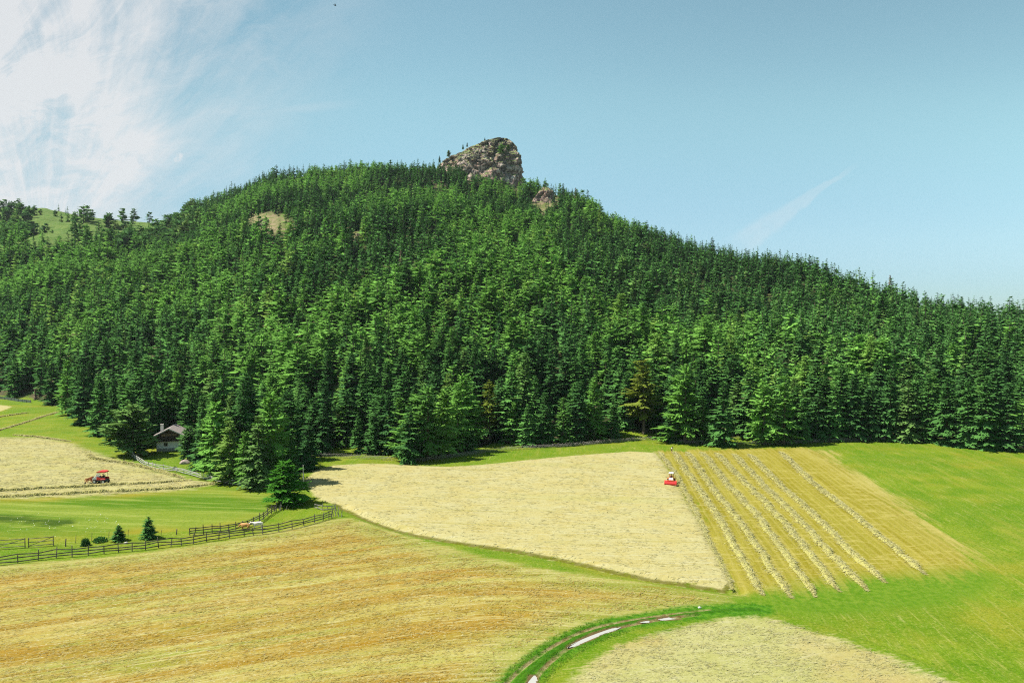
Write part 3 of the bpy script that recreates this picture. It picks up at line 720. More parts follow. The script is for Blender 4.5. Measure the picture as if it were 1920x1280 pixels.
def kites(Pb, D, L, Wd, N):
    S = np.cross(D, N); S /= np.linalg.norm(S, axis=1)[:, None] + 1e-9
    m = Pb + D * (L * 0.45)[:, None]
    V = np.stack([Pb, m + S * (Wd / 2)[:, None], Pb + D * L[:, None], m - S * (Wd / 2)[:, None]], 1)
    return V.reshape(-1, 3)
def crown_mesh(h, R, base, seed, gap, nb, seg, nk, droop0=-0.30, droop1=0.55, sag=0.25, power=0.8, bw=0.27, kw_=0.34, round_=False, open_=0.08):
    """boughs: each a drooping fan of two joined strips with loose sprays along its rim"""
    rng = np.random.default_rng(seed)
    V, Fq = [], []
    Ps, Ds, Ls, Ws, Ns = [], [], [], [], []
    z = base
    lop = rng.normal(0, 0.10, 2)
    while z < h - 0.5:
        q = (z - base) / (h - base)
        if round_: Lm = R * (max(0.0, 1 - abs(2 * (q - 0.38) / 1.25) ** 2.4)) ** 0.6 * (1 if q < .6 else 1 - (q - .6) * 0.6)
        else: Lm = R * (1 - q) ** power * (0.75 + 0.25 * min(1, q * 8)) + 0.32
        e = droop0 + (droop1 - droop0) * q ** 1.1
        k = max(4, int(round(nb * (1 - 0.4 * q))))
        ph = rng.random() * 6.28
        for j in range(k):
            if rng.random() < open_: continue
            az = ph + 6.283 * j / k + rng.normal(0, 0.25)
            o = np.array([math.cos(az), math.sin(az), 0.0]); sd = np.array([-o[1], o[0], 0.0])
            L = Lm * rng.uniform(0.55, 1.22) * (1 + o[:2] @ lop)
            z0 = z + rng.normal(0, gap * 0.5)
            ee = e + rng.normal(0, 0.26)
            pt = lambda t: o * (L * t * math.cos(ee)) + np.array([0, 0, z0 + L * t * math.sin(ee) - sag * L * t * t + 0.6 * sag * L * t ** 4])
            ts = np.linspace(0.12, 1.0, seg + 1)
            n0 = len(V); roll = rng.normal(0, 0.5)
            for i, t in enumerate(ts):
                w = L * bw * (math.sin(math.pi * min(1, (t * 0.86 + 0.1))) ** 0.8) * rng.uniform(0.75, 1.25) + 0.05
                if i == seg: w = 0.05
                c = pt(t); dn = np.array([0, 0, -1.0])
                V += [c + sd * w + dn * (w * (0.42 + roll)) , c + np.array([0, 0, 0.05]), c - sd * w + dn * (w * (0.42 - roll))]
            for i in range(seg):
                a_ = n0 + i * 3
                Fq += [(a_, a_ + 1, a_ + 4, a_ + 3), (a_ + 1, a_ + 2, a_ + 5, a_ + 4)]
            for i in range(nk):
                t = rng.uniform(0.35, 1.0); sg = rng.choice((-1, 1)); w = L * bw * math.sin(math.pi * min(1, t * .86 + .1)) ** .8
                dv = pt(min(1, t + .1)) - pt(t - .1); dv /= np.linalg.norm(dv) + 1e-9
                an = rng.uniform(0.3, 1.0)
                d = dv * math.cos(an) + sd * sg * math.sin(an) + np.array([0, 0, -0.3 + rng.normal(0, .2)]); d /= np.linalg.norm(d)
                Ps.append(pt(t) + sd * sg * w * rng.uniform(.3, .9) - np.array([0, 0, w * .3])); Ds.append(d)
                ln = (0.18 * L + 0.24) * rng.uniform(.7, 1.4); Ls.append(ln); Ws.append(ln * kw_ + .06)
                Ns.append(np.array([0, 0, 1.0]) + o * 0.5 + rng.normal(0, 0.25, 3))
        z += gap * rng.uniform(0.75, 1.25) * (1.0 - 0.4 * q)
    for k in range(5):
        az = 6.283 * k / 5
        d = np.array([math.cos(az) * 0.36, math.sin(az) * 0.36, 1.0]); d /= np.linalg.norm(d)
        Ps.append(np.array([0, 0, h - 0.95])); Ds.append(d); Ls.append(0.8); Ws.append(0.5); Ns.append(np.array([math.cos(az), math.sin(az), 0.2]))
    K = kites(np.array(Ps), np.array(Ds), np.array(Ls), np.array(Ws), np.array(Ns))
    n = len(V)
    return np.concatenate([np.array(V), K]), np.concatenate([np.array(Fq), n + np.arange(len(K)).reshape(-1, 4)])
def trunk_verts(h, r, seed, stubs=6):
    rng = np.random.default_rng(seed + 900)
    mb = MB(); bend = rng.normal(0, 0.06, 2)
    mb.tube([(bend[0] * (k / 5) ** 2 * 2, bend[1] * (k / 5) ** 2 * 2, -0.5 + (h - 0.5) * k / 5) for k in range(6)], [r * (1.25 if k == 0 else 1) * (1 - 0.93 * k / 5) + 0.012 for k in range(6)], 7)
    for k in range(stubs):
        z = rng.uniform(0.12, 0.5) * h; a = rng.random() * 6.28; l = rng.uniform(0.8, 1.8)
        mb.tube([(0, 0, z), (math.cos(a) * l, math.sin(a) * l, z - 0.1 * l)], [0.05, 0.015], 4)
    return mb
KINDS = {   # height, crown radius, bare trunk, material, settings
 'spruce':       (20, 3.5, 0.5, m_spruce, dict(power=0.74)),
 'slim_spruce':  (20, 2.7, 0.6, m_spruce, dict(power=0.82, droop0=-0.4)),
 'larch':        (20, 3.6, 1.6, m_larch, dict(power=0.72, droop0=-0.10, droop1=0.6, sag=0.10, bw=0.20, kw_=0.3, open_=0.14)),
 'broad_larch':  (18, 4.3, 1.4, m_larch, dict(power=0.6, droop0=-0.12, droop1=0.5, sag=0.14, bw=0.21, kw_=0.3, open_=0.14)),
 'pine':         (15, 4.0, 2.2, m_pine, dict(round_=True, droop0=-0.05, droop1=0.75, sag=0.05, bw=0.27)),
 'olive_pine':   (20, 3.3, 5.5, m_olive, dict(power=0.55, droop0=-0.1, droop1=0.4, sag=0.1, bw=0.26, open_=0.2)),
}
HI, LO = {}, {}
for kn, (h, R, bs, mt, kw) in KINDS.items():
    HI[kn], LO[kn] = [], []
    for s in range(3):
        kw1 = dict(kw); kw1['bw'] = kw.get('bw', 0.27) * 0.72
        V, Fq = crown_mesh(h, R, bs, 31 * s + len(kn) * 7, 0.82, 9, 4, 14, **kw1)
        cme = np_mesh('crown', V, [Fq], mt)
        tmb = trunk_verts(h, 0.26, s, 8)
        tme = bpy.data.meshes.new('trunk'); tme.from_pydata(tmb.v, [], tmb.f); tme.materials.append(m_bark)
        HI[kn].append((cme, tme, h))
    for s in range(3):
        kw2 = dict(kw); kw2['bw'] = kw.get('bw', 0.27) * 1.3
        V, Fq = crown_mesh(h, R, bs, 500 + 31 * s + len(kn) * 7, 1.9, 6, 3, 4, **kw2)
        T = trunk_verts(h, 0.24, s, 0)
        n = len(V); tf = [tuple(i + n for i in f) for f in T.f if len(f) == 4]
        me_ = np_mesh(kn + '_mass', np.concatenate([V, np.array([tuple(p) for p in T.v])]), [Fq, np.array(tf)], [mt, m_bark])
        mi = np.zeros(len(me_.polygons), np.int32); mi[len(Fq):] = 1
        me_.polygons.foreach_set('material_index', mi)
        LO[kn].append((me_, h))
NAME = {'spruce': 'spruce_tree', 'slim_spruce': 'spruce_tree', 'larch': 'larch_tree', 'broad_larch': 'larch_tree', 'pine': 'pine_tree', 'olive_pine': 'pine_tree'}
CAT = {'spruce_tree': 'spruce', 'larch_tree': 'larch', 'pine_tree': 'pine'}
trees_xy = []
R_ = random.Random(5)
def plant(kn, x, y, height, width=1.0, label='', group=None, mat=None, var=None, rz=None, z=None):
    v = R_.randrange(3) if var is None else var
    cme, tme, h = HI[kn][v]
    if mat is not None:
        key = (kn, v, mat.name)
        if key not in HI: c2 = cme.copy(); c2.materials.clear(); c2.materials.append(mat); HI[key] = c2
        cme = HI[key]
    r = empty(NAME[kn], (x, y, (gz(x, y) if z is None else z) - 0.1), R_.random() * 6.28 if rz is None else rz)
    s = height / h; r.scale = (s * width, s * width, s)
    link('crown', cme, r); link('trunk', tme, r)
    tag(r, label, CAT[NAME[kn]], group)
    trees_xy.append((x, y, max(2.0, 2.4 * s * width)))
    return r

HAND = [  # base x, base y, top y in the photo; kind; width; label
 (30, 742, 655, 'spruce', 1.2, 'spruce standing behind the grey board fence at the meadow top'),
 (98, 757, 660, 'spruce', 1.25, 'dense spruce just beyond the brown dead sapling'),
 (128, 778, 655, 'larch', 1.1, 'green larch at the upper meadow edge, past the dead sapling'),
 (158, 796, 660, 'spruce', 1.15, 'spruce at the meadow edge where the straight hay row ends'),
 (188, 816, 680, 'spruce', 1.15, 'dark spruce above the short hay row at the wood edge'),
 (214, 832, 695, 'slim_spruce', 1.2, 'slim spruce two trees uphill of the broad pine by the house'),
 (250, 853, 738, 'pine', 1.42, 'broad dark pine beside the chalet at the end of the pale fence'),
 (276, 836, 690, 'spruce', 1.0, 'spruce close behind the broad dark pine'),
 (302, 818, 680, 'spruce', 1.1, 'dark spruce with arching boughs directly behind the chalet chimney'),
 (333, 816, 670, 'larch', 1.0, 'larch rising behind the chalet roof'),
 (352, 862, 788, 'pine', 1.05, 'small pine with open boughs in front of the chalet corner, by the boulder'),
 (378, 880, 770, 'spruce', 1.15, 'spruce behind the boulder, above the pale fence'),
 (402, 896, 720, 'broad_larch', 1.0, 'tall broad larch midway along the pale rail fence'),
 (432, 906, 760, 'larch', 1.1, 'leafy larch leaning over the middle of the pale fence'),
 (458, 911, 790, 'broad_larch', 0.9, 'low bushy larch near the end of the pale fence'),
 (486, 914, 750, 'spruce', 1.2, 'dark spruce where the pale fence runs into the wood'),
 (508, 905, 700, 'broad_larch', 0.95, 'tall bright green larch behind the lone tree at the fence corner'),
 (548, 905, 795, 'spruce', 1.15, 'dark spruce between the lone tree and the bare pole'),
 (580, 880, 765, 'spruce', 1.1, 'dark spruce shading the corner beside the bare pole'),
 (606, 852, 735, 'spruce', 1.0, 'spruce at the start of the leaning stake fence'),
 (641, 836, 742, 'larch', 1.25, 'yellowish larch behind the first stretch of stake fence'),
 (672, 848, 765, 'spruce', 1.2, 'short spruce with skirted shadow behind the stake fence'),
 (702, 850, 745, 'spruce', 1.1, 'spruce beside the short skirted spruce, behind the stake fence'),
 (730, 850, 705, 'slim_spruce', 1.2, 'slim spruce just before the gap in the stake fence'),
 (768, 866, 740, 'spruce', 1.25, 'spruce standing forward in the gap between both stake fences'),
 (802, 860, 695, 'broad_larch', 1.15, 'large feathery larch next to the forward spruce'),
 (832, 852, 705, 'broad_larch', 1.0, 'feathery larch behind the shaded stretch of stake fence'),
 (858, 846, 690, 'larch', 1.1, 'tall larch close to the small round spruce'),
 (884, 846, 790, 'spruce', 1.5, 'small round spruce crouching behind the stake fence'),
 (918, 826, 690, 'olive_pine', 1.0, 'bare trunked tree in the sunny gap of the wood edge'),
 (963, 830, 735, 'larch', 1.2, 'bright larch just past the sunny gap'),
 (990, 836, 740, 'spruce', 1.35, 'full skirted spruce past the sunny gap, above the ochre fence stretch'),
 (1022, 834, 715, 'spruce', 1.2, 'spruce next to the full skirted spruce'),
 (1056, 830, 725, 'larch', 1.2, 'larch hanging over the shaded stake fence'),
 (1085, 828, 690, 'spruce', 1.1, 'spruce overhanging the stake fence before its bright stretch'),
 (1114, 824, 680, 'larch', 1.05, 'larch two trees before the olive pine'),
 (1150, 818, 735, 'spruce', 1.35, 'compact bright spruce beside the olive pine'),
 (1207, 812, 645, 'olive_pine', 1.2, 'olive yellow pine with bare trunk above the fence'),
 (1258, 828, 735, 'spruce', 1.35, 'spruce hiding the stake fence above the bent person'),
 (1284, 830, 655, 'broad_larch', 1.0, 'tall bright larch right above the first hay rows'),
 (1318, 830, 730, 'larch', 1.1, 'lower larch between tall bright larch and grey green spruce'),
 (1356, 836, 690, 'spruce', 1.2, 'grey green spruce in front of the bare sandy clearing'),
 (1432, 832, 690, 'broad_larch', 1.0, 'spreading larch just past the bare sandy clearing'),
 (1470, 832, 675, 'larch', 1.2, 'larch with low boughs past the clearing, over its own shadow'),
 (1505, 828, 715, 'spruce', 1.0, 'first dark spruce after the low boughed larch'),
 (1534, 824, 700, 'spruce', 1.2, 'second dark spruce after the low boughed larch'),
 (1566, 824, 690, 'spruce', 1.1, 'third dark spruce after the low boughed larch'),
 (1598, 822, 680, 'slim_spruce', 1.3, 'slim dark spruce with trunk showing above the fence'),
 (1632, 822, 690, 'spruce', 1.2, 'spruce behind the brightest stretch of the last stake fence'),
 (1668, 824, 665, 'spruce', 1.1, 'tall spruce behind the far half of the last stake fence'),
 (1702, 828, 690, 'spruce', 1.2, 'sixth spruce counting back from the end of the wood edge'),
 (1738, 828, 675, 'slim_spruce', 1.3, 'fifth spruce counting back from the end of the wood edge'),
 (1774, 834, 680, 'spruce', 1.1, 'fourth spruce counting back from the end of the wood edge'),
 (1812, 838, 690, 'spruce', 1.2, 'third spruce counting back from the end of the wood edge'),
 (1848, 842, 675, 'spruce', 1.1, 'second spruce counting back from the end of the wood edge'),
 (1888, 844, 690, 'spruce', 1.2, 'spruce at the very end of the wood edge, cut by the frame'),
]
for x, yb, yt, kn, wd, lab in HAND:
    gx_, gy_ = ground_at(x, yb)
    plant(kn, gx_, gy_, 0.84 * (yb - yt) * gy_ / F, wd * 1.2, lab, 'trees along the wood edge')
# trees standing alone
x, y = ground_at(532, 946); plant('broad_larch', x, y, 8.4, 2.1, 'bright green lone tree inside the fence corner', mat=m_bright)
x, y = ground_at(279, 1009); plant('spruce', x, y, 3.6, 2.3, 'young spruce growing alone behind the front rail fence')
x, y = ground_at(223, 1013); plant('spruce', x, y, 2.6, 2.6, 'ragged dark young spruce shorter than its neighbour by the fence')
x, y = ground_at(66, 749); plant('slim_spruce', x, y, 4.6, 1.5, 'small brown dead sapling by the grey board fence', mat=m_deadn)

x, y = ground_at(1079, 399); plant('slim_spruce', x, y, 20, 1.1, 'bare grey dead tree on the skyline below the crag', mat=m_deadn)
for sx, sy, sh, lab in ((1668, 566, 17, 'grey dead tree on the skyline where the wood drops low'), (412, 470, 14, 'grey dead tree high on the slope above the chalet'), (752, 520, 14, 'grey dead tree in the middle of the wooded slope')):
    x, y = ground_at(sx, sy); plant('slim_spruce', x, y, sh, 0.9, lab, mat=m_deadn)
# the wood itself
rng = np.random.default_rng(21)
cell = 5.2
gxs, gys = np.meshgrid(np.arange(-760, 520, cell), np.arange(140, 980, cell))
TX = gxs.ravel() + rng.uniform(-.5, .5, gxs.size) * cell; TY = gys.ravel() + rng.uniform(-.5, .5, gxs.size) * cell
ta = TX / TY
keep = (ta > a_of(-330)) & (ta < a_of(2250)) & (TY > edge_dist(ta) + 2.5) & (TY < ridge_dist(ta) + 9)
TX, TY = TX[keep], TY[keep]; ta = TX / TY
tt = hill_t(TX, TY); TZ = terrain(TX, TY)
tpx, tpy = project(TX, TY, TZ)
dens = np.ones(len(TX))
wsl = np.clip((-0.43 - ta) * 14, 0, 1) * np.clip((tt - 0.56) * 8, 0, 1)             # western shoulder thins out into pasture
yl = np.interp(tpx, [-400, 0, 100, 200, 290, 325, 345, 360], [490, 486, 474, 461, 448, 428, 412, 0])
open_ = tpy < yl + rng.normal(0, 4, len(TX))
dens *= np.where(open_, np.where(fbm(TX / 30 + 9, TY / 45, 3) > 0.56, 0.12, 0.022) + 0.2 * (tpx < 50), 1.0)
top = np.clip((-0.27 - ta) * 12, 0, 1) * np.clip((tt - 0.93) * 30, 0, 1)
dens *= 1 - 0.7 * top
dens *= np.where(fbm(TX / 20 + 60, TY / 26, 2) < 0.27, 0.45, 1.0)
dens *= np.where(tt < 0.03, 0.75, 1.0)
keep = rng.random(len(TX)) < dens * 0.94
for cx, cy, rx, ry in PATCH: keep &= np.hypot((tpx - cx) / rx, (tpy - cy - 5) / (ry + 4)) > 0.62 + 0.3 * rng.random(len(TX))
for cx, cy, rx, ry in CLEAR: keep &= np.hypot((tpx - cx) / (rx + 2), (tpy - cy - 18) / (ry + 16)) > 1.0
keep &= ~((np.abs(tpx - 900) < 84) & (tt > 0.955)) & ~((np.abs(tpx - 935) < 52) & (tt > 0.925))                       # the crag stands here
hx, hy = ground_at(318, 846)
keep &= ~((np.abs(TX - hx) < 6.5) & (TY < hy + 11))
hand = np.array(trees_xy)
for i in range(0, len(TX)):
    if TY[i] < 330 and keep[i] and np.any(np.hypot(hand[:, 0] - TX[i], hand[:, 1] - TY[i]) < hand[:, 2] + 0.6): keep[i] = False
TX, TY, TZ, ta, tt, tpx, tpy = (q[keep] for q in (TX, TY, TZ, ta, tt, tpx, tpy))
nT = len(TX)
sp = fbm(TX / 75 + 5, TY / 95 + 8, 3) + rng.normal(0, 0.085, nT)
midband = np.exp(-((tt - 0.30) / 0.28) ** 2) * 0.10 - 0.05 * (ta > 0.3)
kind = np.where(sp + midband > 0.585, np.where(rng.random(nT) < 0.5, 'larch', 'broad_larch'), np.where(rng.random(nT) < 0.45, 'slim_spruce', 'spruce'))
kind = np.where((wsl_ := np.clip((-0.38 - ta) * 10, 0, 1) * (tt > 0.55)) * rng.random(nT) > 0.35, 'pine', kind)
kind = np.where((ta > 0.50) & (tt < 0.5) & (rng.random(nT) < 0.75), 'spruce', kind)
hgt = rng.normal(13.6, 2.6, nT) * np.where(tt > 0.6, 0.92, 1.0) * (1 - 0.12 * (tt > 0.9))
hgt = np.where(kind == 'pine', rng.normal(13.0, 2.5, nT), hgt)
hgt = np.where(rng.random(nT) < 0.2, hgt * rng.uniform(.5, .85, nT), hgt)
hgt = np.clip(hgt, 5, 22) * np.where(tt < 0.06, 1.12, 1.0)
wdt = rng.uniform(1.3, 1.9, nT)
size_px = hgt / TY
inview = (tpx > 5) & (tpx < 1915)
order = np.argsort(-np.where(inview, size_px, -1))
N_SOLO = 300 - len(HAND) - 8
solo = np.zeros(nT, bool); solo[order[:N_SOLO]] = True
LAB = {'spruce_tree': 'dark green spruce among others behind the front rank of the wood',
       'larch_tree': 'light green larch among others behind the front rank of the wood',
       'pine_tree': 'round crowned pine among others behind the front rank of the wood'}
for i in np.nonzero(solo)[0]:
    nm = NAME[str(kind[i])]
    plant(str(kind[i]), float(TX[i]), float(TY[i]), float(hgt[i]), float(wdt[i]), LAB[nm], {'spruce_tree': 'spruces', 'larch_tree': 'larches', 'pine_tree': 'pines'}[nm] + ' inside the lower wood')
rest = np.nonzero(~solo)[0]
kl = list(KINDS)
code = np.array([kl.index(str(k)) for k in kind]) * 3 + rng.integers(0, 3, nT)
base_h = np.array([KINDS[k][0] for k in kl])[code // 3]
fm = bpy.data.meshes.new('forest'); fm.vertices.add(len(rest))
fm.vertices.foreach_set('co', np.stack([TX, TY, TZ - 0.2], -1)[rest].astype(np.float32).ravel())
for nm, ty, dat in (('code', 'INT', code), ('size', 'FLOAT', hgt / base_h), ('wide', 'FLOAT', wdt), ('turn', 'FLOAT', rng.random(nT) * 6.28)):
    a = fm.attributes.new(nm, ty, 'POINT'); a.data.foreach_set('value', dat[rest].astype(np.int32 if ty == 'INT' else np.float32))
fo = tag(link('forest', fm), 'dense conifer forest covering the whole hillside behind the front trees', 'forest', kind='stuff')
ng = bpy.data.node_groups.new('forest_trees', 'GeometryNodeTree')
ng.interface.new_socket('Geometry', in_out='INPUT', socket_type='NodeSocketGeometry'); ng.interface.new_socket('Geometry', in_out='OUTPUT', socket_type='NodeSocketGeometry')
gi, go_ = ng.nodes.new('NodeGroupInput'), ng.nodes.new('NodeGroupOutput')
def named(n, ty):
    q = ng.nodes.new('GeometryNodeInputNamedAttribute'); q.data_type = ty; q.inputs['Name'].default_value = n
    return q.outputs[0]
sz, wd_, tn, cd = named('size', 'FLOAT'), named('wide', 'FLOAT'), named('turn', 'FLOAT'), named('code', 'INT')
mu = ng.nodes.new('ShaderNodeMath'); mu.operation = 'MULTIPLY'; ng.links.new(sz, mu.inputs[0]); ng.links.new(wd_, mu.inputs[1])
cs = ng.nodes.new('ShaderNodeCombineXYZ')
for i, s in enumerate((mu.outputs[0], mu.outputs[0], sz)): ng.links.new(s, cs.inputs[i])
cr = ng.nodes.new('ShaderNodeCombineXYZ'); ng.links.new(tn, cr.inputs[2])
jn = ng.nodes.new('GeometryNodeJoinGeometry')
for k, kn in enumerate(kl):
    for s in range(3):
        po = bpy.data.objects.new(kn + '_shape', LO[kn][s][0])         # a shape kept out of the scene
        oi = ng.nodes.new('GeometryNodeObjectInfo'); oi.inputs['Object'].default_value = po
        cp = ng.nodes.new('FunctionNodeCompare'); cp.data_type = 'INT'; cp.operation = 'EQUAL'
        ng.links.new(cd, cp.inputs['A'] if False else cp.inputs[2]); cp.inputs[3].default_value = k * 3 + s
        ip = ng.nodes.new('GeometryNodeInstanceOnPoints')
        ng.links.new(gi.outputs[0], ip.inputs['Points']); ng.links.new(cp.outputs[0], ip.inputs['Selection'])
        ng.links.new(oi.outputs['Geometry'], ip.inputs['Instance'])
        ng.links.new(cr.outputs[0], ip.inputs['Rotation']); ng.links.new(cs.outputs[0], ip.inputs['Scale'])
        ng.links.new(ip.outputs[0], jn.inputs[0])
ng.links.new(jn.outputs[0], go_.inputs[0])
md = fo.modifiers.new('trees', 'NODES'); md.node_group = ng
# print('trees', nT, 'solo', int(solo.sum()))

# ------------------------------------------------------------------ rock crag on the summit and lesser outcrops
def rock_mat(name, red):
    m, nt, b = new_mat(name)
    g = nt.nodes.new('ShaderNodeNewGeometry'); P = g.outputs['Position']
    x, y, z = sep(nt, P); nx, ny, nz = sep(nt, g.outputs['Normal'])
    n1 = noise(nt, P, 0.10, 6, 0.6, 0.6); n2 = noise(nt, P, 0.5, 6, 0.65); n3 = noise(nt, vec(nt, x * 0.35, y * 0.35, z * 0.09), 1.0, 5, 0.6, 0.4)
    c = mix(nt, n2.step(0.3, 0.7), (0.36, 0.275, 0.235), (0.62, 0.50, 0.43))
    c = mix(nt, n3.step(0.50, 0.64) * 0.65, c, (0.095, 0.088, 0.09))
    c = mix(nt, n1.step(0.49 - red * .12, 0.60 - red * .1) * 0.75, c, mix(nt, n2.step(0.4, 0.65), (0.36, 0.20, 0.15), (0.46, 0.33, 0.27)))
    vo = nt.nodes.new('ShaderNodeTexVoronoi'); vo.feature = 'DISTANCE_TO_EDGE'; vo.inputs['Scale'].default_value = 1.0
    nt.links.new(vec(nt, x * 0.16 + n2 * 1.3, y * 0.16 + n1 * 1.5, z * 0.11 + n2), vo.inputs['Vector'])
    crk = E(nt, vo.outputs['Distance'])
    c = mix(nt, crk.step(0.08, 0.02) * 0.7, c, (0.05, 0.045, 0.045))
    grass = (nz + (n2 - 0.5) * 0.9 + (n1 - 0.5) * 0.5).step(0.52, 0.72)
    c = mix(nt, grass, c, mix(nt, n2.step(0.4, 0.65), (0.12, 0.17, 0.055), (0.22, 0.25, 0.10)))
    nt.links.new(c, b.inputs['Base Color']); b.inputs['Roughness'].default_value = 0.95; b.inputs['Specular IOR Level'].default_value = 0.05
    bp = nt.nodes.new('ShaderNodeBump'); bp.inputs['Strength'].default_value = 0.9; bp.inputs['Distance'].default_value = 2.6
    h = n2 * 0.7 + n3 * 0.8 + noise(nt, P, 1.6, 4) * 0.25 + crk.step(0.0, 0.15) * 0.5
    nt.links.new(h.s, bp.inputs['Height']); nt.links.new(bp.outputs[0], b.inputs['Normal'])
    return m
m_rock = rock_mat('crag_rock', 0.35)
m_rock_red = rock_mat('rusty_rock', 1.0)
def rock(name, Yc, levels, depth, mat, label, amp=1.0, seed=0, nu=240, nv=110, lean=13.0):
    """levels: (y, left x, right x) of the outline on the photo from low to high, at distance Yc"""
    L = np.array(levels, float)[::-1]
    vs = np.linspace(0, 1, nv)
    ypx = np.interp(vs, np.linspace(0, 1, len(L)), L[::-1, 0])
    xl, xr = np.interp(-ypx, -L[::-1, 0], L[::-1, 1]), np.interp(-ypx, -L[::-1, 0], L[::-1, 2])
    dxl, dyl, dzl = ray(xl, ypx); dxr, _, _ = ray(xr, ypx)
    Z = H_CAM + Yc * dzl / dyl; XL, XR = Yc * dxl / dyl, Yc * dxr / dyl
    th = np.linspace(0, 2 * np.pi, nu, endpoint=False)
    T, Vv = np.meshgrid(th, np.arange(nv))
    ce = lambda a, p: np.sign(a) * np.abs(a) ** p
    cx, rx = ((XL + XR) / 2)[Vv], ((XR - XL) / 2)[Vv]
    ry = (depth * (0.35 + 0.65 * (1 - vs) ** 0.8))[Vv]
    u_, w_ = ce(np.cos(T), 0.72), ce(np.sin(T), 0.72)
    zz = Z[Vv]
    arc = T * depth
    s1 = fbm(arc / 9 + seed * 3 + 60, zz / 7 + seed + 60, 4) - 0.5
    s2 = np.abs(fbm(arc / 4 + seed * 5 + zz / 9 + 90, zz / 5.5 + 90, 4) - 0.5)
    led = zz / 5.0 + s1 * 2.2; led = led - np.floor(led)
    px3 = np.stack([cx + rx * u_, Yc + ry * w_, zz * 1.25], -1).reshape(-1, 3)
    d = np.zeros(len(px3))
    for sc_, am in ((15.0, 8.0), (6.5, 3.0), (2.6, 1.0)):
        p = px3 / (sc_ * (0.35 + 0.65 * amp)) + seed + np.stack([s1.ravel(), s2.ravel(), s1.ravel()], -1) * 1.2
        c0 = np.floor(p); best = np.full(len(p), 9e9); val = np.zeros(len(p)); sec = best.copy()
        for dx_ in (-1, 0, 1):
            for dy_ in (-1, 0, 1):
                for dz_ in (-1, 0, 1):
                    c = c0 + (dx_, dy_, dz_); hsh = lambda k: np.modf(np.abs(np.sin(c @ np.array([127.1 + k, 311.7 - k * 3, 74.7 + k * 7]))) * 43758.5453)[0]
                    dd = ((c + np.stack([hsh(1), hsh(2), hsh(3)], -1) - p) ** 2).sum(1)
                    nb_ = dd < best; sec = np.where(nb_, best, np.minimum(sec, dd)); best = np.where(nb_, dd, best); val = np.where(nb_, hsh(4), val)
        d += am * ((val - 0.75) - 0.55 * np.exp(-(np.sqrt(sec) - np.sqrt(best)) / 0.10))
    d = amp * (d.reshape(zz.shape) + s1 * 4.0 - s2 * 3.0)
    d = np.minimum(d, 1.8 * amp)
    k = 1 + d / np.maximum(np.minimum(rx, ry) + 2, 4)
    Xr = cx + rx * u_ * np.where(np.abs(u_) > 0.85, 1 + (k - 1) * 0.4, k)
    Yr = Yc + lean * vs[Vv] + ry * w_ * k
    zz = zz + (fbm(arc / 6 + 7, zz / 6, 3) - 0.5) * 2.4 * amp * np.clip((1 - vs[Vv]) * 8, 0.2, 1)
    V = np.stack([Xr, Yr, zz], -1).reshape(-1, 3)
    i = np.arange(nu * nv).reshape(nv, nu)
    Qr = np.stack([i[:-1], np.roll(i, -1, 1)[:-1], np.roll(i, -1, 1)[1:], i[1:]], -1).reshape(-1, 4)
    me = np_mesh(name, V, [Qr, i[-1][None, :]], mat, False)
    return tag(link(name, me), label, 'rock', kind='structure')
rock('rock_crag', 722, [(392, 796, 992), (365, 802, 987), (345, 806, 985), (325, 812, 985), (310, 817, 984), (303, 822, 983), (297, 834, 982), (291, 844, 981), (286, 852, 979), (279, 864, 977), (273, 876, 973), (269, 884, 970), (265, 896, 966), (262, 908, 962), (258, 922, 957), (255, 931, 951)], 24, m_rock, 'tall reddish grey rock crag crowning the wooded hill')
def outcrop(px_, py_, w, h, mat, label, seed):
    x, y = ground_at(px_, py_)
    rock('rock_outcrop', y, [(py_ + 8, px_ - w * .6, px_ + w * .6), (py_, px_ - w * .55, px_ + w * .5), (py_ - h * .4, px_ - w * .42, px_ + w * .45), (py_ - h * .75, px_ - w * .3, px_ + w * .33), (py_ - h, px_ - w * .12, px_ + w * .14)], 7, mat, label, 0.5, seed, 90, 40, 4.0)
outcrop(1022, 378, 46, 28, m_rock_red, 'rusty orange rock outcrop breaking through the trees below the crag', 4)
outcrop(492, 420, 30, 12, m_rock, 'pale rock outcrop in the bare grassy slope high in the wood', 6)
outcrop(668, 462, 12, 26, m_rock, 'narrow pale rock strip among spruces on the upper slope', 8)
def crest_tree(px_, py_, hpx, kn, lab, mat=None, dy=0, w=1.3):
    dx, dyy, dz = ray(px_, py_); Yc = 722 + dy
    plant(kn, Yc * dx / dyy, Yc, hpx * Yc / F, w, lab, mat=mat, z=H_CAM + Yc * dz / dyy)
crest_tree(841, 294, 12, 'pine', 'round lone bush tree on the grassy shoulder of the crag', w=1.3)
crest_tree(824, 304, 12, 'spruce', 'small spruce at the foot of the crag shoulder')
crest_tree(868, 279, 9, 'slim_spruce', 'lower of two tiny spruces on the crag skyline', w=1.8)
crest_tree(876, 275, 8, 'slim_spruce', 'upper of two tiny spruces on the crag skyline', w=1.8)
crest_tree(909, 264, 6, 'slim_spruce', 'tiniest spruce on the skyline near the crag top', w=2.0)
crest_tree(940, 288, 17, 'pine', 'green bush clump growing high on the crag face', m_larch, -12, 1.6)
crest_tree(953, 284, 12, 'pine', 'smaller green bush clump beside the crag edge', m_pine, -11, 1.6)

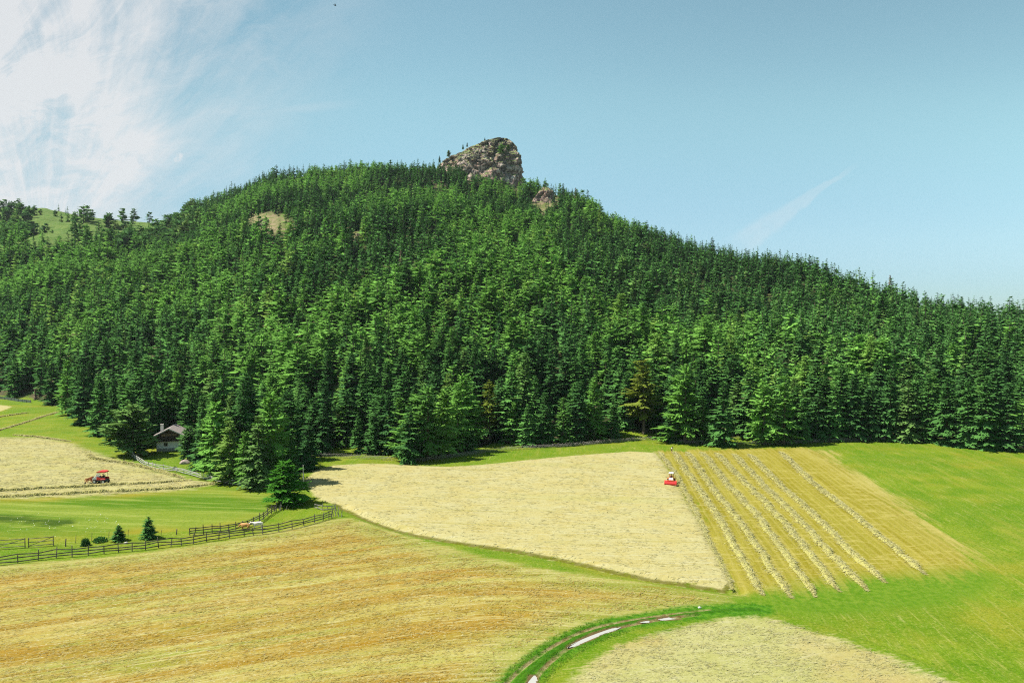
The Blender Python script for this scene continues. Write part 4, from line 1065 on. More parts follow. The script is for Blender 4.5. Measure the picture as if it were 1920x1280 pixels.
# ------------------------------------------------------------------ fences
m_oldwood = plain('weathered_wood', (0.15, 0.125, 0.10), 0.9, 0.6, 1.0)
m_palewood = plain('silvered_wood', (0.42, 0.40, 0.36), 0.9, 0.3, 2.0)
m_greywood = plain('grey_wood', (0.26, 0.235, 0.20), 0.9, 0.4, 2.0)
def rail_fence(pts, label, mat, n_rail=3, height=1.2, step=1.65, post_r=0.075, rail=(0.04, 0.075), seed=0, name='rail_fence'):
    rng = random.Random(seed)
    D = dense(soften(line_at(pts), 1), step)
    o = D[0]; z0 = gz(*o)
    root = tag(empty(name, (o[0], o[1], z0)), label, 'fence')
    Q = [(p[0] - o[0], p[1] - o[1], gz(*p) - z0) for p in D]
    for x, y, z in Q:
        h = height * rng.uniform(0.9, 1.4); lx, ly = rng.gauss(0, 0.11), rng.gauss(0, 0.09)
        MB().tube([(x, y, z - 0.2), (x + lx, y + ly, z + h)], [post_r, post_r * 0.85], 7).build('post', mat, root)
    for k in range(n_rail):
        zr = height * (0.28 + 0.66 * k / max(1, n_rail - 1))
        mb = MB()
        pts3 = [Vector((x + rng.gauss(0, .02), y - 0.09, z + zr + rng.gauss(0, 0.075))) for x, y, z in Q]
        vs, fs = [], []
        for i, p in enumerate(pts3):
            d = (pts3[min(i + 1, len(pts3) - 1)] - pts3[max(i - 1, 0)]); nn = Vector((-d.y, d.x, 0)).normalized() * rail[0] / 2
            u_ = Vector((0, 0, rail[1]))
            vs += [p - nn - u_, p + nn - u_, p + nn + u_, p - nn + u_]
        for i in range(len(pts3) - 1):
            a = i * 4
            fs += [(a + j, a + (j + 1) % 4, a + 4 + (j + 1) % 4, a + 4 + j) for j in range(4)]
        fs += [(0, 1, 2, 3), tuple(len(vs) - 4 + j for j in (3, 2, 1, 0))]
        mb.add(vs, fs); mb.build('rail', mat, root)
    return root
rail_fence([(-60, 1066), (14, 1057), (90, 1047), (150, 1042), (210, 1036), (260, 1032), (310, 1025), (350, 1021), (400, 1013), (440, 1007), (510, 999), (560, 988), (600, 977), (622, 970)], 'long dark wooden rail fence along the golden stubble field', m_oldwood, 3, 1.25, 1.7, seed=1)
rail_fence([(518, 958), (506, 964), (491, 977), (470, 986), (449, 992), (421, 998), (390, 1000), (356, 1003)], 'shorter dark rail fence curving from the lone tree behind the cows', m_oldwood, 3, 1.2, 1.9, seed=2)
rail_fence([(247, 855), (258, 864), (272, 873), (300, 880), (325, 884), (350, 889), (375, 896), (400, 902), (430, 908), (455, 911), (488, 914)], 'pale silvery rail fence sweeping below the chalet', m_palewood, 3, 1.1, 2.3, 0.06, (0.05, 0.07), seed=3)
rail_fence([(590, 953), (610, 957), (628, 955)], 'short pinkish rail stub at the fence tip', m_greywood, 2, 0.9, 1.6, 0.05, seed=4)
# field gate of dark poles with diagonal braces
def gate():
    P = line_at([(-14, 1030), (47, 1026), (54, 1026), (100, 1022)]); o = P[0]; z0 = gz(*o)
    root = tag(empty('pole_gate', (o[0], o[1], z0)), 'dark field gate of poles with diagonal braces behind the fence', 'gate')
    q = [Vector((p[0] - o[0], p[1] - o[1], gz(*p) - z0)) for p in P]
    for p in q: MB().tube([p + Vector((0, 0, -.2)), p + Vector((0, 0, 1.5))], [0.07, 0.06], 7).build('post', m_oldwood, root)
    for a, b in ((0, 1), (2, 3)):
        for z in (0.25, 0.8, 1.35): MB().tube([q[a] + Vector((-.1, -.08, z)), q[b] + Vector((.15, -.08, z + .03))], 0.05, 6).build('rail', m_oldwood, root)
        MB().tube([q[a] + Vector((0, -.13, 0.25)), q[b] + Vector((0, -.13, 1.35))], 0.04, 6).build('brace', m_oldwood, root)
gate()
# old poles heaped at the fence tip, leaning all ways
def pole_heap(px_, py_, n, label, seed, spread=1.3, l=(1.2, 2.2)):
    x, y = ground_at(px_, py_); rng = random.Random(seed)
    root = tag(empty('leaning_poles', (x, y, gz(x, y))), label, 'poles')
    for k in range(n):
        bx, by = rng.gauss(0, spread * .5), rng.gauss(0, spread * .5); L = rng.uniform(*l); a = rng.uniform(0, 6.28); t = rng.uniform(0.1, 0.55)
        MB().tube([(bx, by, -0.1), (bx + math.cos(a) * L * math.sin(t), by + math.sin(a) * L * math.sin(t), L * math.cos(t))], [0.05, 0.035], 6).build('pole', m_greywood, root)
pole_heap(628, 968, 9, 'bundle of leaning poles closing the tip of the fence', 3)
pole_heap(524, 955, 7, 'pale leaning stakes under the lone tree at the fence corner', 5, 1.2, (0.8, 1.3))
def stake_fence(pts, label, seed, mat):
    rng = random.Random(seed)
    D = dense(soften(line_at(pts), 1), 0.36); o = D[0]; z0 = gz(*o)
    root = tag(empty('stake_fence', (o[0], o[1], z0)), label, 'fence')
    mb = MB()
    for p in D:
        x, y, z = p[0] - o[0], p[1] - o[1], gz(*p) - z0
        L = rng.uniform(1.15, 1.5); t = rng.uniform(0.5, 0.75)
        mb.tube([(x, y + rng.gauss(0, .05), z - 0.1), (x + L * math.sin(t), y + 0.12, z + L * math.cos(t))], [0.036, 0.03], 5)
    mb.build('stake_panel', mat, root)
    R2 = D[::5]
    for zr in (0.45, 0.8): MB().tube([(p[0] - o[0], p[1] - o[1] + 0.1, gz(*p) - z0 + zr) for p in R2], 0.04, 5).build('rail', mat, root)
stake_fence([(594, 857), (640, 858), (700, 861), (744, 864)], 'leaning stake fence behind the first short lawn strip', 1, m_greywood)
stake_fence([(752, 868), (800, 863), (870, 855), (920, 846), (1000, 841), (1060, 838), (1120, 832), (1200, 825), (1242, 826)], 'long leaning stake fence under the shady wood edge, middle stretch', 2, m_greywood)
stake_fence([(1246, 828), (1310, 833), (1390, 834), (1450, 833), (1540, 829), (1640, 825), (1720, 827), (1800, 833), (1850, 836), (1960, 846)], 'last leaning stake fence running to the green meadow side', 3, m_greywood)
def board_fence():
    D = dense(soften(line_at([(-60, 744), (0, 747), (30, 752), (58, 755)]), 1), 0.5); o = D[0]; z0 = gz(*o)
    root = tag(empty('board_fence', (o[0], o[1], z0)), 'pale grey upright board fence at the top of the far meadow', 'fence')
    mb = MB()
    for i, p in enumerate(D):
        x, y, z = p[0] - o[0], p[1] - o[1], gz(*p) - z0
        mb.box((x, y, z + 0.5), (0.30, 0.05, 1.15 + 0.1 * math.sin(i * 2.1)))
        if i % 6 == 0: MB().tube([(x, y - .1, z - .2), (x, y - .1, z + 1.3)], 0.07, 6).build('post', m_greywood, root)
    mb.build('board_panel', m_palewood, root)
board_fence()
for i, (px_, yb, yt, lab) in enumerate([(123, 1024, 1009, 'short thick fence post standing nearest the pole gate'), (142, 1018, 1002, 'thin stake second from the pole gate in the meadow'),
    (172, 1013, 998, 'thin stake midway between pole gate and ragged young spruce'), (204, 1010, 995, 'thin stake just before the ragged young spruce'), (240, 1006, 992, 'thin stake between both young spruces'),
    (302, 1003, 993, 'thin stake just past the taller young spruce'), (331, 1002, 991, 'thick lone post near the bend of the rail fence')]):
    x, y = ground_at(px_, yb); h = (yb - yt) * y / F; r = 0.09 if i in (0, 6) else 0.04
    tag(MB().tube([(0, 0, -.2), (0.03, 0, h * .5), (0.07, 0.02, h)], [r, r * .95, r * .85], 7).build('fence_post', m_oldwood), lab, 'post', 'old stakes of the wire fence').location = (x, y, gz(x, y))
# tall bare pole by the wood corner
x, y = ground_at(569, 917)
tag(MB().tube([(0, 0, -.3), (0.02, 0, 2.2), (0.0, 0, 4.9)], [0.13, 0.12, 0.09], 9).tube([(0.3, -.05, -.2), (0.1, -.1, 2.4)], [0.06, 0.05], 6).build('wooden_pole', m_palewood), 'tall bare wooden pole beside the dark spruce corner', 'pole').location = (x, y, gz(x, y))
x, y = ground_at(926, 1250)
tag(MB().tube([(0, 0, -.1), (0.02, 0, .7), (-0.01, 0, 1.55)], [0.025, 0.022, 0.018], 6).build('thin_stake', plain('reddish_wood', (0.22, 0.12, 0.06))), 'thin reddish stake upright in the golden stubble near the track', 'stake').location = (x, y, gz(x, y))

# ------------------------------------------------------------------ boulders, shrubs, flowers
def lump(name, px_, py_, dims, mat, label, cat, seed):
    import bmesh
    rng = random.Random(seed); b = bmesh.new(); bmesh.ops.create_icosphere(b, subdivisions=4, radius=1)
    for v in b.verts:
        p = v.co
        n = math.sin(p.x * 3.1 + seed) * math.cos(p.y * 2.7 + seed * 2) * .12 + math.sin(p.z * 5 + p.x * 4 + seed) * .07 + rng.gauss(0, .012)
        k = 1 + n; q = p * k
        for ax in (Vector((.6, -.5, .6)), Vector((-.7, -.4, .5)), Vector((.2, -.9, .1))):   # flat broken faces
            ax = ax.normalized(); d = q.dot(ax)
            if d > .78: q = q - ax * (d - .78) * .8
        v.co = Vector((q.x * dims[0], q.y * dims[1], q.z * dims[2]))
    me = bpy.data.meshes.new(name); b.to_mesh(me); b.free(); me.materials.append(mat)
    x, y = ground_at(px_, py_)
    return tag(link(name, me, loc=(x, y, gz(x, y) + dims[2] * .3)), label, cat)
m_boulder = plain('boulder_stone', (0.34, 0.27, 0.22), 0.95, 0.35, 1.2)
lump('boulder', 346, 869, (1.15, 0.9, 0.75), m_boulder, 'pinkish brown boulder on the grass below the chalet', 'boulder', 2)
lump('stone', 1312, 1139, (0.22, 0.17, 0.14), plain('pale_stone', (0.5, 0.48, 0.44), 0.9), 'small pale stone on the green verge of the track', 'stone', 5)
lump('stone', 236, 1019, (0.28, 0.25, 0.25), plain('white_stone', (0.55, 0.52, 0.46), 0.9), 'small white stone below the ragged young spruce', 'stone', 8)
def leafy(px_, py_, r, h, label, seed, mat=None):
    rng = np.random.default_rng(seed); n = 420
    d = rng.normal(0, 1, (n, 3)); d /= np.linalg.norm(d, axis=1)[:, None]; d[:, 2] = np.abs(d[:, 2])
    p = d * (0.45 + 0.55 * rng.random((n, 1)) ** .5) * np.array([r, r, h]) * (0.75 + 0.5 * rng.random((n, 1)))
    dr = d + rng.normal(0, .5, (n, 3)); dr /= np.linalg.norm(dr, axis=1)[:, None]
    V = kites(p, dr, rng.uniform(.18, .4, n), rng.uniform(.12, .22, n), rng.normal(0, 1, (n, 3)) + np.array([0, 0, .6]))
    x, y = ground_at(px_, py_); root = tag(empty('shrub', (x, y, gz(x, y))), label, 'shrub')
    link('foliage', np_mesh('foliage', V, [np.arange(len(V)).reshape(-1, 4)], mat or m_spruce), root)
    mb = MB()
    for k in range(4): a = k * 1.6 + seed; mb.tube([(0, 0, -.1), (math.cos(a) * r * .5, math.sin(a) * r * .5, h * .7)], [.04, .015], 5)
    mb.build('stem', m_bark, root)
leafy(160, 1022, 0.5, 0.9, 'low pointed shrub behind the fence posts', 1)
leafy(188, 1015, 0.9, 0.55, 'low spreading dark shrub next to the ragged young spruce', 2)
leafy(396, 893, 0.9, 0.95, 'round green shrub against the pale rail fence', 3, m_larch)
leafy(328, 881, 0.45, 0.6, 'tiny green shrub beside a post of the pale fence', 4, m_larch)
leafy(112, 757, 1.3, 1.0, 'pale green shrub at the foot of the dead sapling', 6, m_larch)
def flowers():
    rng = np.random.default_rng(4)
    c = line_at([(8, 978), (40, 983), (80, 988), (110, 986), (150, 985), (185, 990), (205, 988), (60, 998), (20, 992)])
    q = c[rng.integers(0, len(c), 90)] + rng.normal(0, 1, (90, 2)) * np.array([2.6, 2.6])
    n = len(q); z = terrain(q[:, 0], q[:, 1]) + rng.uniform(.35, .6, n)
    me = blade_mesh('wildflowers', q, z, rng.random(n) * 6.28, rng.uniform(.08, .2, n), rng.uniform(.07, .14, n), rng.normal(0.3, .3, n), rng.random(n) * .03, plain('white_petals', (0.72, 0.72, 0.62)))
    tag(link('wildflowers', me), 'scattered white wildflowers along the dark tall grass', 'flowers', kind='stuff')
flowers()

# ------------------------------------------------------------------ chalet
def chalet():
    x, y = ground_at(319, 845)
    m_plaster = plain('lime_plaster', (0.84, 0.82, 0.78), 0.9, 0.05, 1.0)
    m_stone = plain('plinth_stone', (0.34, 0.32, 0.28), 0.95, 0.35, 2.5)
    m_timber = plain('brown_timber', (0.115, 0.075, 0.045), 0.85, 0.4, 3.0)
    m_dark = plain('dark_timber', (0.055, 0.038, 0.026), 0.85, 0.4, 3.0)
    m_roof = plain('roof_shingle', (0.25, 0.21, 0.19), 0.9, 0.3, 3.0)
    m_edge = plain('pale_bargeboard', (0.62, 0.54, 0.50), 0.8, 0.1)
    m_glass, nt, b = new_mat('window_glass'); b.inputs['Base Color'].default_value = (0.015, 0.017, 0.02, 1); b.inputs['Roughness'].default_value = 0.08; b.inputs['Specular IOR Level'].default_value = 0.6
    root = tag(empty('chalet', (x, y, gz(x, y) + 0.05), math.radians(14)), 'small alpine chalet with white ground floor and dark timber gable', 'house'); root.scale = (0.87, 0.87, 0.87)
    w, D = 3.7, 8.0
    MB().box((0, D / 2, 0.1), (2 * w + .1, D + .1, 1.4)).build('plinth', m_stone, root)
    # white wall with a window opening on the front
    wx0, wx1, wz0, wz1 = -1.75, -0.55, 1.35, 2.65
    mb = MB()
    for cx, cz, sx, sz in (((-w + wx0) / 2, 1.95, wx0 + w, 2.3), ((w + wx1) / 2, 1.95, w - wx1, 2.3), ((wx0 + wx1) / 2, (0.8 + wz0) / 2, wx1 - wx0, wz0 - .8), ((wx0 + wx1) / 2, (wz1 + 3.1) / 2, wx1 - wx0, 3.1 - wz1)):
        mb.box((cx, 0.15, cz), (sx, 0.3, sz))
    mb.box((-w + .15, D / 2 + .15, 1.95), (.3, D - .3, 2.3)).box((w - .15, D / 2 + .15, 1.95), (.3, D - .3, 2.3)).box((0, D - .15, 1.95), (2 * w - .6, .3, 2.3))
    mb.build('plaster_wall', m_plaster, root)
    win = MB().box((wx0 + .07, .06, 2), (.14, .18, 1.3)).box((wx1 - .07, .06, 2), (.14, .18, 1.3)).box((-1.15, .06, wz1 - .07), (.92, .18, .14)).box((-1.15, .02, wz0 + .04), (.92, .3, .1)).box((-1.15, .08, 2), (.06, .06, 1.1)).build('window', m_edge, root)
    MB().box((-1.15, .16, 2), (1.0, .02, 1.2)).build('pane', m_glass, win)
    # timber storey: gable wall
    ez, rz_ = 4.75, 6.65
    MB().prism([(-w, 3.1), (w, 3.1), (w, ez), (0, rz_ - .15), (-w, ez)], 0.05, D).build('timber_wall', m_timber, root)
    for cx, ww in ((-1.75, 1.1), (-.3, 1.2), (1.35, 1.2)):
        wn = MB().box((cx, -.02, 4.45), (ww + .24, .12, 1.35)).build('window', plain('window_frame', (0.20, 0.14, 0.085)), root)
        MB().box((cx, -.09, 4.43), (ww, .02, 1.12)).build('pane', m_glass, wn)
    bal = MB().box((0, -.62, 3.05), (2 * w + .3, 1.3, .14)).build('balcony', m_dark, root)
    mb = MB()
    for k in range(38): mb.box((-w + .05 + k * (2 * w - .1) / 37, -1.22, 3.62), (.15, .04, .95))
    mb.build('balustrade', m_dark, bal)
    MB().box((0, -1.2, 4.14), (2 * w + .3, .12, .1)).build('handrail', m_timber, bal)
    for sx in (-1, 1): MB().box((sx * (w - .1), -1.1, 4.0), (.16, .16, 1.9)).build('balcony_post', m_timber, root)
    MB().prism([(-1.2, 5.45), (1.2, 5.45), (.0, 6.35)], -.06, .04).build('gable_boarding', m_timber, root)
    # roof: two slopes with real thickness
    ow = 4.75; sl = (rz_ - ez) / w; e2 = rz_ - sl * ow
    for sx in (-1, 1):
        MB().prism([(0, rz_), (sx * ow, e2), (sx * ow, e2 + .2), (0, rz_ + .22)], -1.6, D + .5).build('roof_slope', m_roof, root)
        MB().prism([(0, rz_ - .06), (sx * (ow + .03), e2 - .06), (sx * (ow + .03), e2 + .25), (0, rz_ + .27)], -1.66, -1.602).build('bargeboard', m_edge, root)
        MB().box((sx * (ow + .06), D / 2 - .55, e2 + .1), (.06, D + 2.0, .24)).build('eaves_board', m_edge, root)
    ch = MB().box((-2.75, 3.2, 6.35), (.75, .75, 2.3)).build('chimney', m_plaster, root)
    MB().box((-2.75, 3.2, 7.58), (.95, .95, .14)).build('chimney_cap', m_stone, ch)
chalet()

# ------------------------------------------------------------------ figures grown on a skeleton
def skinned(name, verts, edges, radii, mat, parent=None, root_i=0, level=2):
    me = bpy.data.meshes.new(name); me.from_pydata(verts, edges, []); me.materials.append(mat)
    o = link(name, me, parent)
    sk = o.modifiers.new('skin', 'SKIN'); sk.use_smooth_shade = True
    for i, r in enumerate(radii):
        d = me.skin_vertices[0].data[i]; d.radius = (r, r) if not isinstance(r, tuple) else r; d.use_root = i == root_i
    s = o.modifiers.new('smooth', 'SUBSURF'); s.levels = level; s.render_levels = level
    return o
m_skin = plain('skin', (0.50, 0.30, 0.20), 0.6, 0.05)
m_hair = plain('dark_hair', (0.05, 0.035, 0.025), 0.8, 0.2)
def person(J, root, shirt, shorts, sleeves=True):
    """J: joint positions; body one skin, clothes shells over it"""
    names = ['pelvis', 'waist', 'chest', 'neck', 'chin', 'head', 'crown']
    V = [J[n] for n in names]; R = [.115, .11, .135, .055, .075, .095, .06]; Ed = [(i, i + 1) for i in range(6)]
    ix = {n: i for i, n in enumerate(names)}
    def chain(frm, items):
        p = ix[frm]
        for n, q, r in items:
            ix[n] = len(V); V.append(q); R.append(r); Ed.append((p, ix[n])); p = ix[n]
    for s in ('l', 'r'):
        chain('chest', [('sh' + s, J['sh' + s], .06), ('el' + s, J['el' + s], .042), ('wr' + s, J['wr' + s], .03), ('pa' + s, J['pa' + s], .034)])
        d = (Vector(J['pa' + s]) - Vector(J['wr' + s])).normalized(); side = d.cross(Vector((0, 0, 1)))
        side = side.normalized() if side.length > .01 else Vector((1, 0, 0))
        for k in range(4): 
            b = Vector(J['pa' + s]) + side * (.026 * (k - 1.5)) + d * .03
            chain('pa' + s, [('f%d%s' % (k, s), tuple(b + d * (.05 - .006 * abs(k - 1.5))), .009)])
        chain('wr' + s, [('th' + s, tuple(Vector(J['wr' + s]) + side * .05 + d * .06), .010)])
        chain('pelvis', [('hp' + s, J['hp' + s], .085), ('kn' + s, J['kn' + s], .06), ('an' + s, J['an' + s], .042), ('to' + s, J['to' + s], .035)])
    b = skinned('body', V, Ed, R, m_skin, root)
    tor = ['pelvis', 'waist', 'chest', 'neck']
    sv = [J['waist'], J['chest'], tuple(Vector(J['chest']).lerp(Vector(J['neck']), .55))]; se = [(0, 1), (1, 2)]; sr = [.14, .165, .09]
    for s in ('l', 'r'):
        i = len(sv); sv += [J['sh' + s], tuple(Vector(J['sh' + s]).lerp(Vector(J['el' + s]), .7))]; se += [(1, i), (i, i + 1)]; sr += [.085, .065]
    skinned('shirt', sv, se, sr, shirt, root, 1)
    pv = [J['waist'], J['pelvis']]; pe = [(0, 1)]; pr = [.13, .145]
    for s in ('l', 'r'):
        i = len(pv); pv += [J['hp' + s], tuple(Vector(J['hp' + s]).lerp(Vector(J['kn' + s]), .8))]; pe += [(1, i), (i, i + 1)]; pr += [.11, .085]
    skinned('shorts', pv, pe, pr, shorts, root, 1)
    hd = Vector(J['head']); up = (Vector(J['crown']) - hd)
    skinned('hair', [tuple(hd + up * .2), tuple(hd + up * .75), tuple(hd + up * 1.1)], [(0, 1), (1, 2)], [.098, .095, .05], m_hair, root, 1)
m_white = plain('white_cloth', (0.74, 0.73, 0.72), 0.9, 0.06); m_black = plain('black_cloth', (0.02, 0.02, 0.022), 0.9, 0.2)
m_redcloth = plain('red_cloth', (0.30, 0.05, 0.035), 0.9, 0.2); m_blue = plain('blue_cloth', (0.06, 0.08, 0.13), 0.9, 0.2)
# person bending over the end of a hay row, facing along it
x, y = ground_at(1259, 848.5)
pr = tag(empty('person', (x, y, gz(x, y)), math.radians(-70)), 'person in white shirt and black shorts bending over the hay row', 'person')
pr.scale = (1.08,) * 3
person(dict(pelvis=(-.05, 0, .9), waist=(.06, 0, 1.03), chest=(.25, 0, 1.2), neck=(.36, 0, 1.31), chin=(.42, 0, 1.33), head=(.47, 0, 1.39), crown=(.50, 0, 1.49),
    shl=(.27, .18, 1.2), ell=(.40, .22, .95), wrl=(.56, .16, .78), pal=(.60, .14, .72), shr=(.27, -.18, 1.2), elr=(.38, -.23, .94), wrr=(.54, -.14, .74), par=(.58, -.12, .68),
    hpl=(-.05, .1, .84), knl=(.05, .13, .48), anl=(-.1, .14, .08), tol=(.08, .16, .03), hpr=(-.05, -.1, .84), knr=(.10, -.12, .48), anr=(.08, -.13, .08), tor=(.26, -.14, .03)), pr, m_white, m_black)
# a seated driver, the same pose on both machines
def driver(loc, rz, shirt, label):
    r = tag(empty('person', loc, rz), label, 'person')
    person(dict(pelvis=(0, 0, .12), waist=(-.03, 0, .28), chest=(-.03, 0, .48), neck=(0, 0, .66), chin=(.05, 0, .70), head=(.03, 0, .79), crown=(.02, 0, .90),
        shl=(-.02, .19, .52), ell=(.12, .24, .30), wrl=(.34, .18, .34), pal=(.40, .16, .36), shr=(-.02, -.19, .52), elr=(.12, -.24, .30), wrr=(.34, -.18, .34), par=(.40, -.16, .36),
        hpl=(.05, .1, .10), knl=(.45, .13, .14), anl=(.52, .14, -.28), tol=(.68, .15, -.34), hpr=(.05, -.1, .10), knr=(.45, -.13, .14), anr=(.52, -.14, -.28), tor=(.68, -.15, -.34)), r, shirt, m_blue)
    return r

# ------------------------------------------------------------------ farm machines
m_red = plain('red_paint', (0.62, 0.035, 0.03), 0.4, 0.12, 1.0); m_orange = plain('orange_paint', (0.62, 0.14, 0.03), 0.5, 0.2, 2.0)
m_cream = plain('white_paint', (0.72, 0.71, 0.68), 0.45, 0.08, 1.0); m_tyre = plain('tyre_rubber', (0.022, 0.022, 0.022), 0.9, 0.3)
m_steel = plain('grey_steel', (0.28, 0.29, 0.29), 0.5, 0.2, 3.0, 0.3); m_green = plain('green_chassis', (0.05, 0.09, 0.07), 0.6, 0.2)
m_seat = plain('black_seat', (0.025, 0.022, 0.022), 0.8)
m_pane, nt_, b_ = new_mat('cab_glass'); b_.inputs['Base Color'].default_value = (0.75, 0.82, 0.85, 1); b_.inputs['Roughness'].default_value = 0.05; b_.inputs['Transmission Weight'].default_value = 0.75; b_.inputs['Specular IOR Level'].default_value = 0.5
def wheel(root, x, y, r, w, rim):
    def ring(rad, hw, bev, n=24):
        mb = MB(); prof = [(-hw, rad * .6), (-hw, rad - bev), (-hw + bev, rad), (hw - bev, rad), (hw, rad - bev), (hw, rad * .6)]
        vs = [(math.cos(2 * math.pi * k / n) * q, p, math.sin(2 * math.pi * k / n) * q) for k in range(n) for p, q in prof]; m = len(prof)
        fs = [(k * m + j, k * m + (j + 1) % m, ((k + 1) % n) * m + (j + 1) % m, ((k + 1) % n) * m + j) for k in range(n) for j in range(m)]
        return mb.add(vs, fs)
    mb = ring(r, w / 2, r * .12)
    for k in range(18):                                    # tread bars
        a = 2 * math.pi * k / 18; rot = Matrix.Rotation(-a, 3, 'Y')
        mb.box(rot @ Vector((r, 0, 0)), (.04, w * .9, .07), rot @ Matrix.Rotation(.3 if k % 2 else -.3, 3, 'X'))
    wo = mb.build('wheel', m_tyre, root); wo.location = (x, y, r)
    ri = MB()
    n = 20
    for s in (-1, 1):
        vs = [(0, s * w * .28, 0)] + [(math.cos(2 * math.pi * k / n) * r * .6, s * w * .42, math.sin(2 * math.pi * k / n) * r * .6) for k in range(n)]
        ri.add(vs, [(0, 1 + k, 1 + (k + 1) % n) for k in range(n)])
    ri.build('rim', rim, wo)
    return wo
def transporter():
    x, y = ground_at(190, 905)
    ang = math.radians(174)
    root = tag(empty('hay_transporter', (x, y, gz(x, y))), 'small red roofed hay transporter pushing an orange rake', 'tractor'); root.rotation_euler = (0, 0, ang)
    MB().box((0, 0, .62), (2.9, 1.1, .26), bev=.06).build('chassis', m_green, root)
    for wx in (-.95, 1.0):
        for sy in (-1, 1): wheel(root, wx, sy * .68, .42, .34, m_cream)
    # nose in cream, raked windscreen above it
    MB().prism([(.55, .75), (1.55, .75), (1.6, 1.0), (1.35, 1.28), (.75, 1.42), (.55, 1.42)], -.62, .62).build('bonnet', m_cream, root)
    for s in (-1, 1): MB().box((1.575, s * .42, 1.0), (.05, .2, .14), bev=.02).build('headlight', m_pane, root)
    for s in (-1, 1):
        MB().prism([(.6, .77), (-1.15, .77), (-1.35, 1.0), (-1.2, 1.28), (-.3, 1.2), (.6, 1.38)], s * .64 - .03, s * .64 + .03).build('side_panel', m_red, root)
        MB().box((-.95, s * .7, .95), (1.0, .42, .06), bev=.02).build('mudguard', m_red, root)
    MB().box((-.2, 0, .82), (1.5, 1.2, .1)).build('floor_plate', m_steel, root)
    st = MB().box((-.45, 0, 1.05), (.5, .55, .14), bev=.04).build('seat', m_seat, root)
    MB().box((-.72, 0, 1.35), (.12, .55, .6), bev=.03).build('backrest', m_seat, st)
    wheel_o = MB().tube([(.45, 0, 1.25), (.2, 0, 1.5)], .025, 6).build('steering_column', m_steel, root)
    sw = MB().tube([(.2 + math.cos(k * .5236) * .1, math.sin(k * .5236) * .19, 1.5 + math.cos(k * .5236) * .15) for k in range(13)], .018, 6).build('steering_wheel', m_seat, wheel_o)
    ws = MB()
    for s in (-1, 1): ws.tube([(.95, s * .58, 1.38), (.35, s * .55, 2.35)], .04, 6)
    ws.tube([(.95, -.58, 1.38), (.95, .58, 1.38)], .035, 6).tube([(.35, -.55, 2.35), (.35, .55, 2.35)], .04, 6)
    w_ = ws.build('windscreen_frame', m_cream, root)
    MB().add([(.94, -.55, 1.4), (.94, .55, 1.4), (.36, .52, 2.33), (.36, -.52, 2.33), (.92, -.55, 1.39), (.92, .55, 1.39), (.34, .52, 2.32), (.34, -.52, 2.32)], [(0, 1, 2, 3), (7, 6, 5, 4), (0, 4, 5, 1), (1, 5, 6, 2), (2, 6, 7, 3), (3, 7, 4, 0)]).build('windscreen', m_pane, w_)
    for s in (-1, 1): MB().tube([(-1.1, s * .56, 1.2), (-1.05, s * .54, 2.35)], .035, 6).build('roof_post', m_steel, root)
    MB().prism([(.55, 2.36), (.5, 2.5), (.1, 2.62), (-.8, 2.62), (-1.2, 2.5), (-1.25, 2.36)], -.74, .74).build('roof', m_red, root)
    MB().box((-.35, 0, 2.345), (1.9, 1.56, .07)).build('roof_trim', m_orange, root)
    # front rake
    rk = MB().tube([(1.6, 0, .7), (2.2, 0, .6)], .07, 8).box((2.45, 0, .62), (.14, 2.0, .14)).tube([(2.45, 0, .6), (2.45, 0, 1.0), (2.2, 0, 1.15)], .05, 6).build('hay_rake', m_orange, root)
    for sy in (-.75, .75):
        mb = MB()
        for k in range(12):
            a = k * math.pi / 6; mb.tube([(2.75, sy, .6), (2.75 + math.cos(a) * .58, sy, .6 + math.sin(a) * .58)], [.03, .018], 5)
        mb.tube([(2.75 + math.cos(k * math.pi / 8) * .42, sy, .6 + math.sin(k * math.pi / 8) * .42) for k in range(17)], .035, 5)
        mb.box((2.75, sy, .6), (.25, .22, .25), bev=.05).build('rake_wheel', m_orange, rk)
    MB().box((2.7, 0, .95), (.5, 2.1, .05), Matrix.Rotation(.5, 3, 'Y')).box((2.35, 0, 1.0), (.05, 2.1, .35)).build('rake_guard', plain('rust_paint', (0.42, 0.12, 0.04)), rk)
    for sy in (-.95, .95): MB().tube([(2.9, sy, .17), (2.9, sy + .1, .17)], .17, 12).build('gauge_wheel', m_tyre, rk)
    p = root.matrix_basis if False else Matrix.Translation(root.location) @ Matrix.Rotation(ang, 4, 'Z')
    driver(p @ Vector((-.45, 0, 1.05)), ang, m_redcloth, 'driver in dark red shirt seated under the red roof')
transporter()
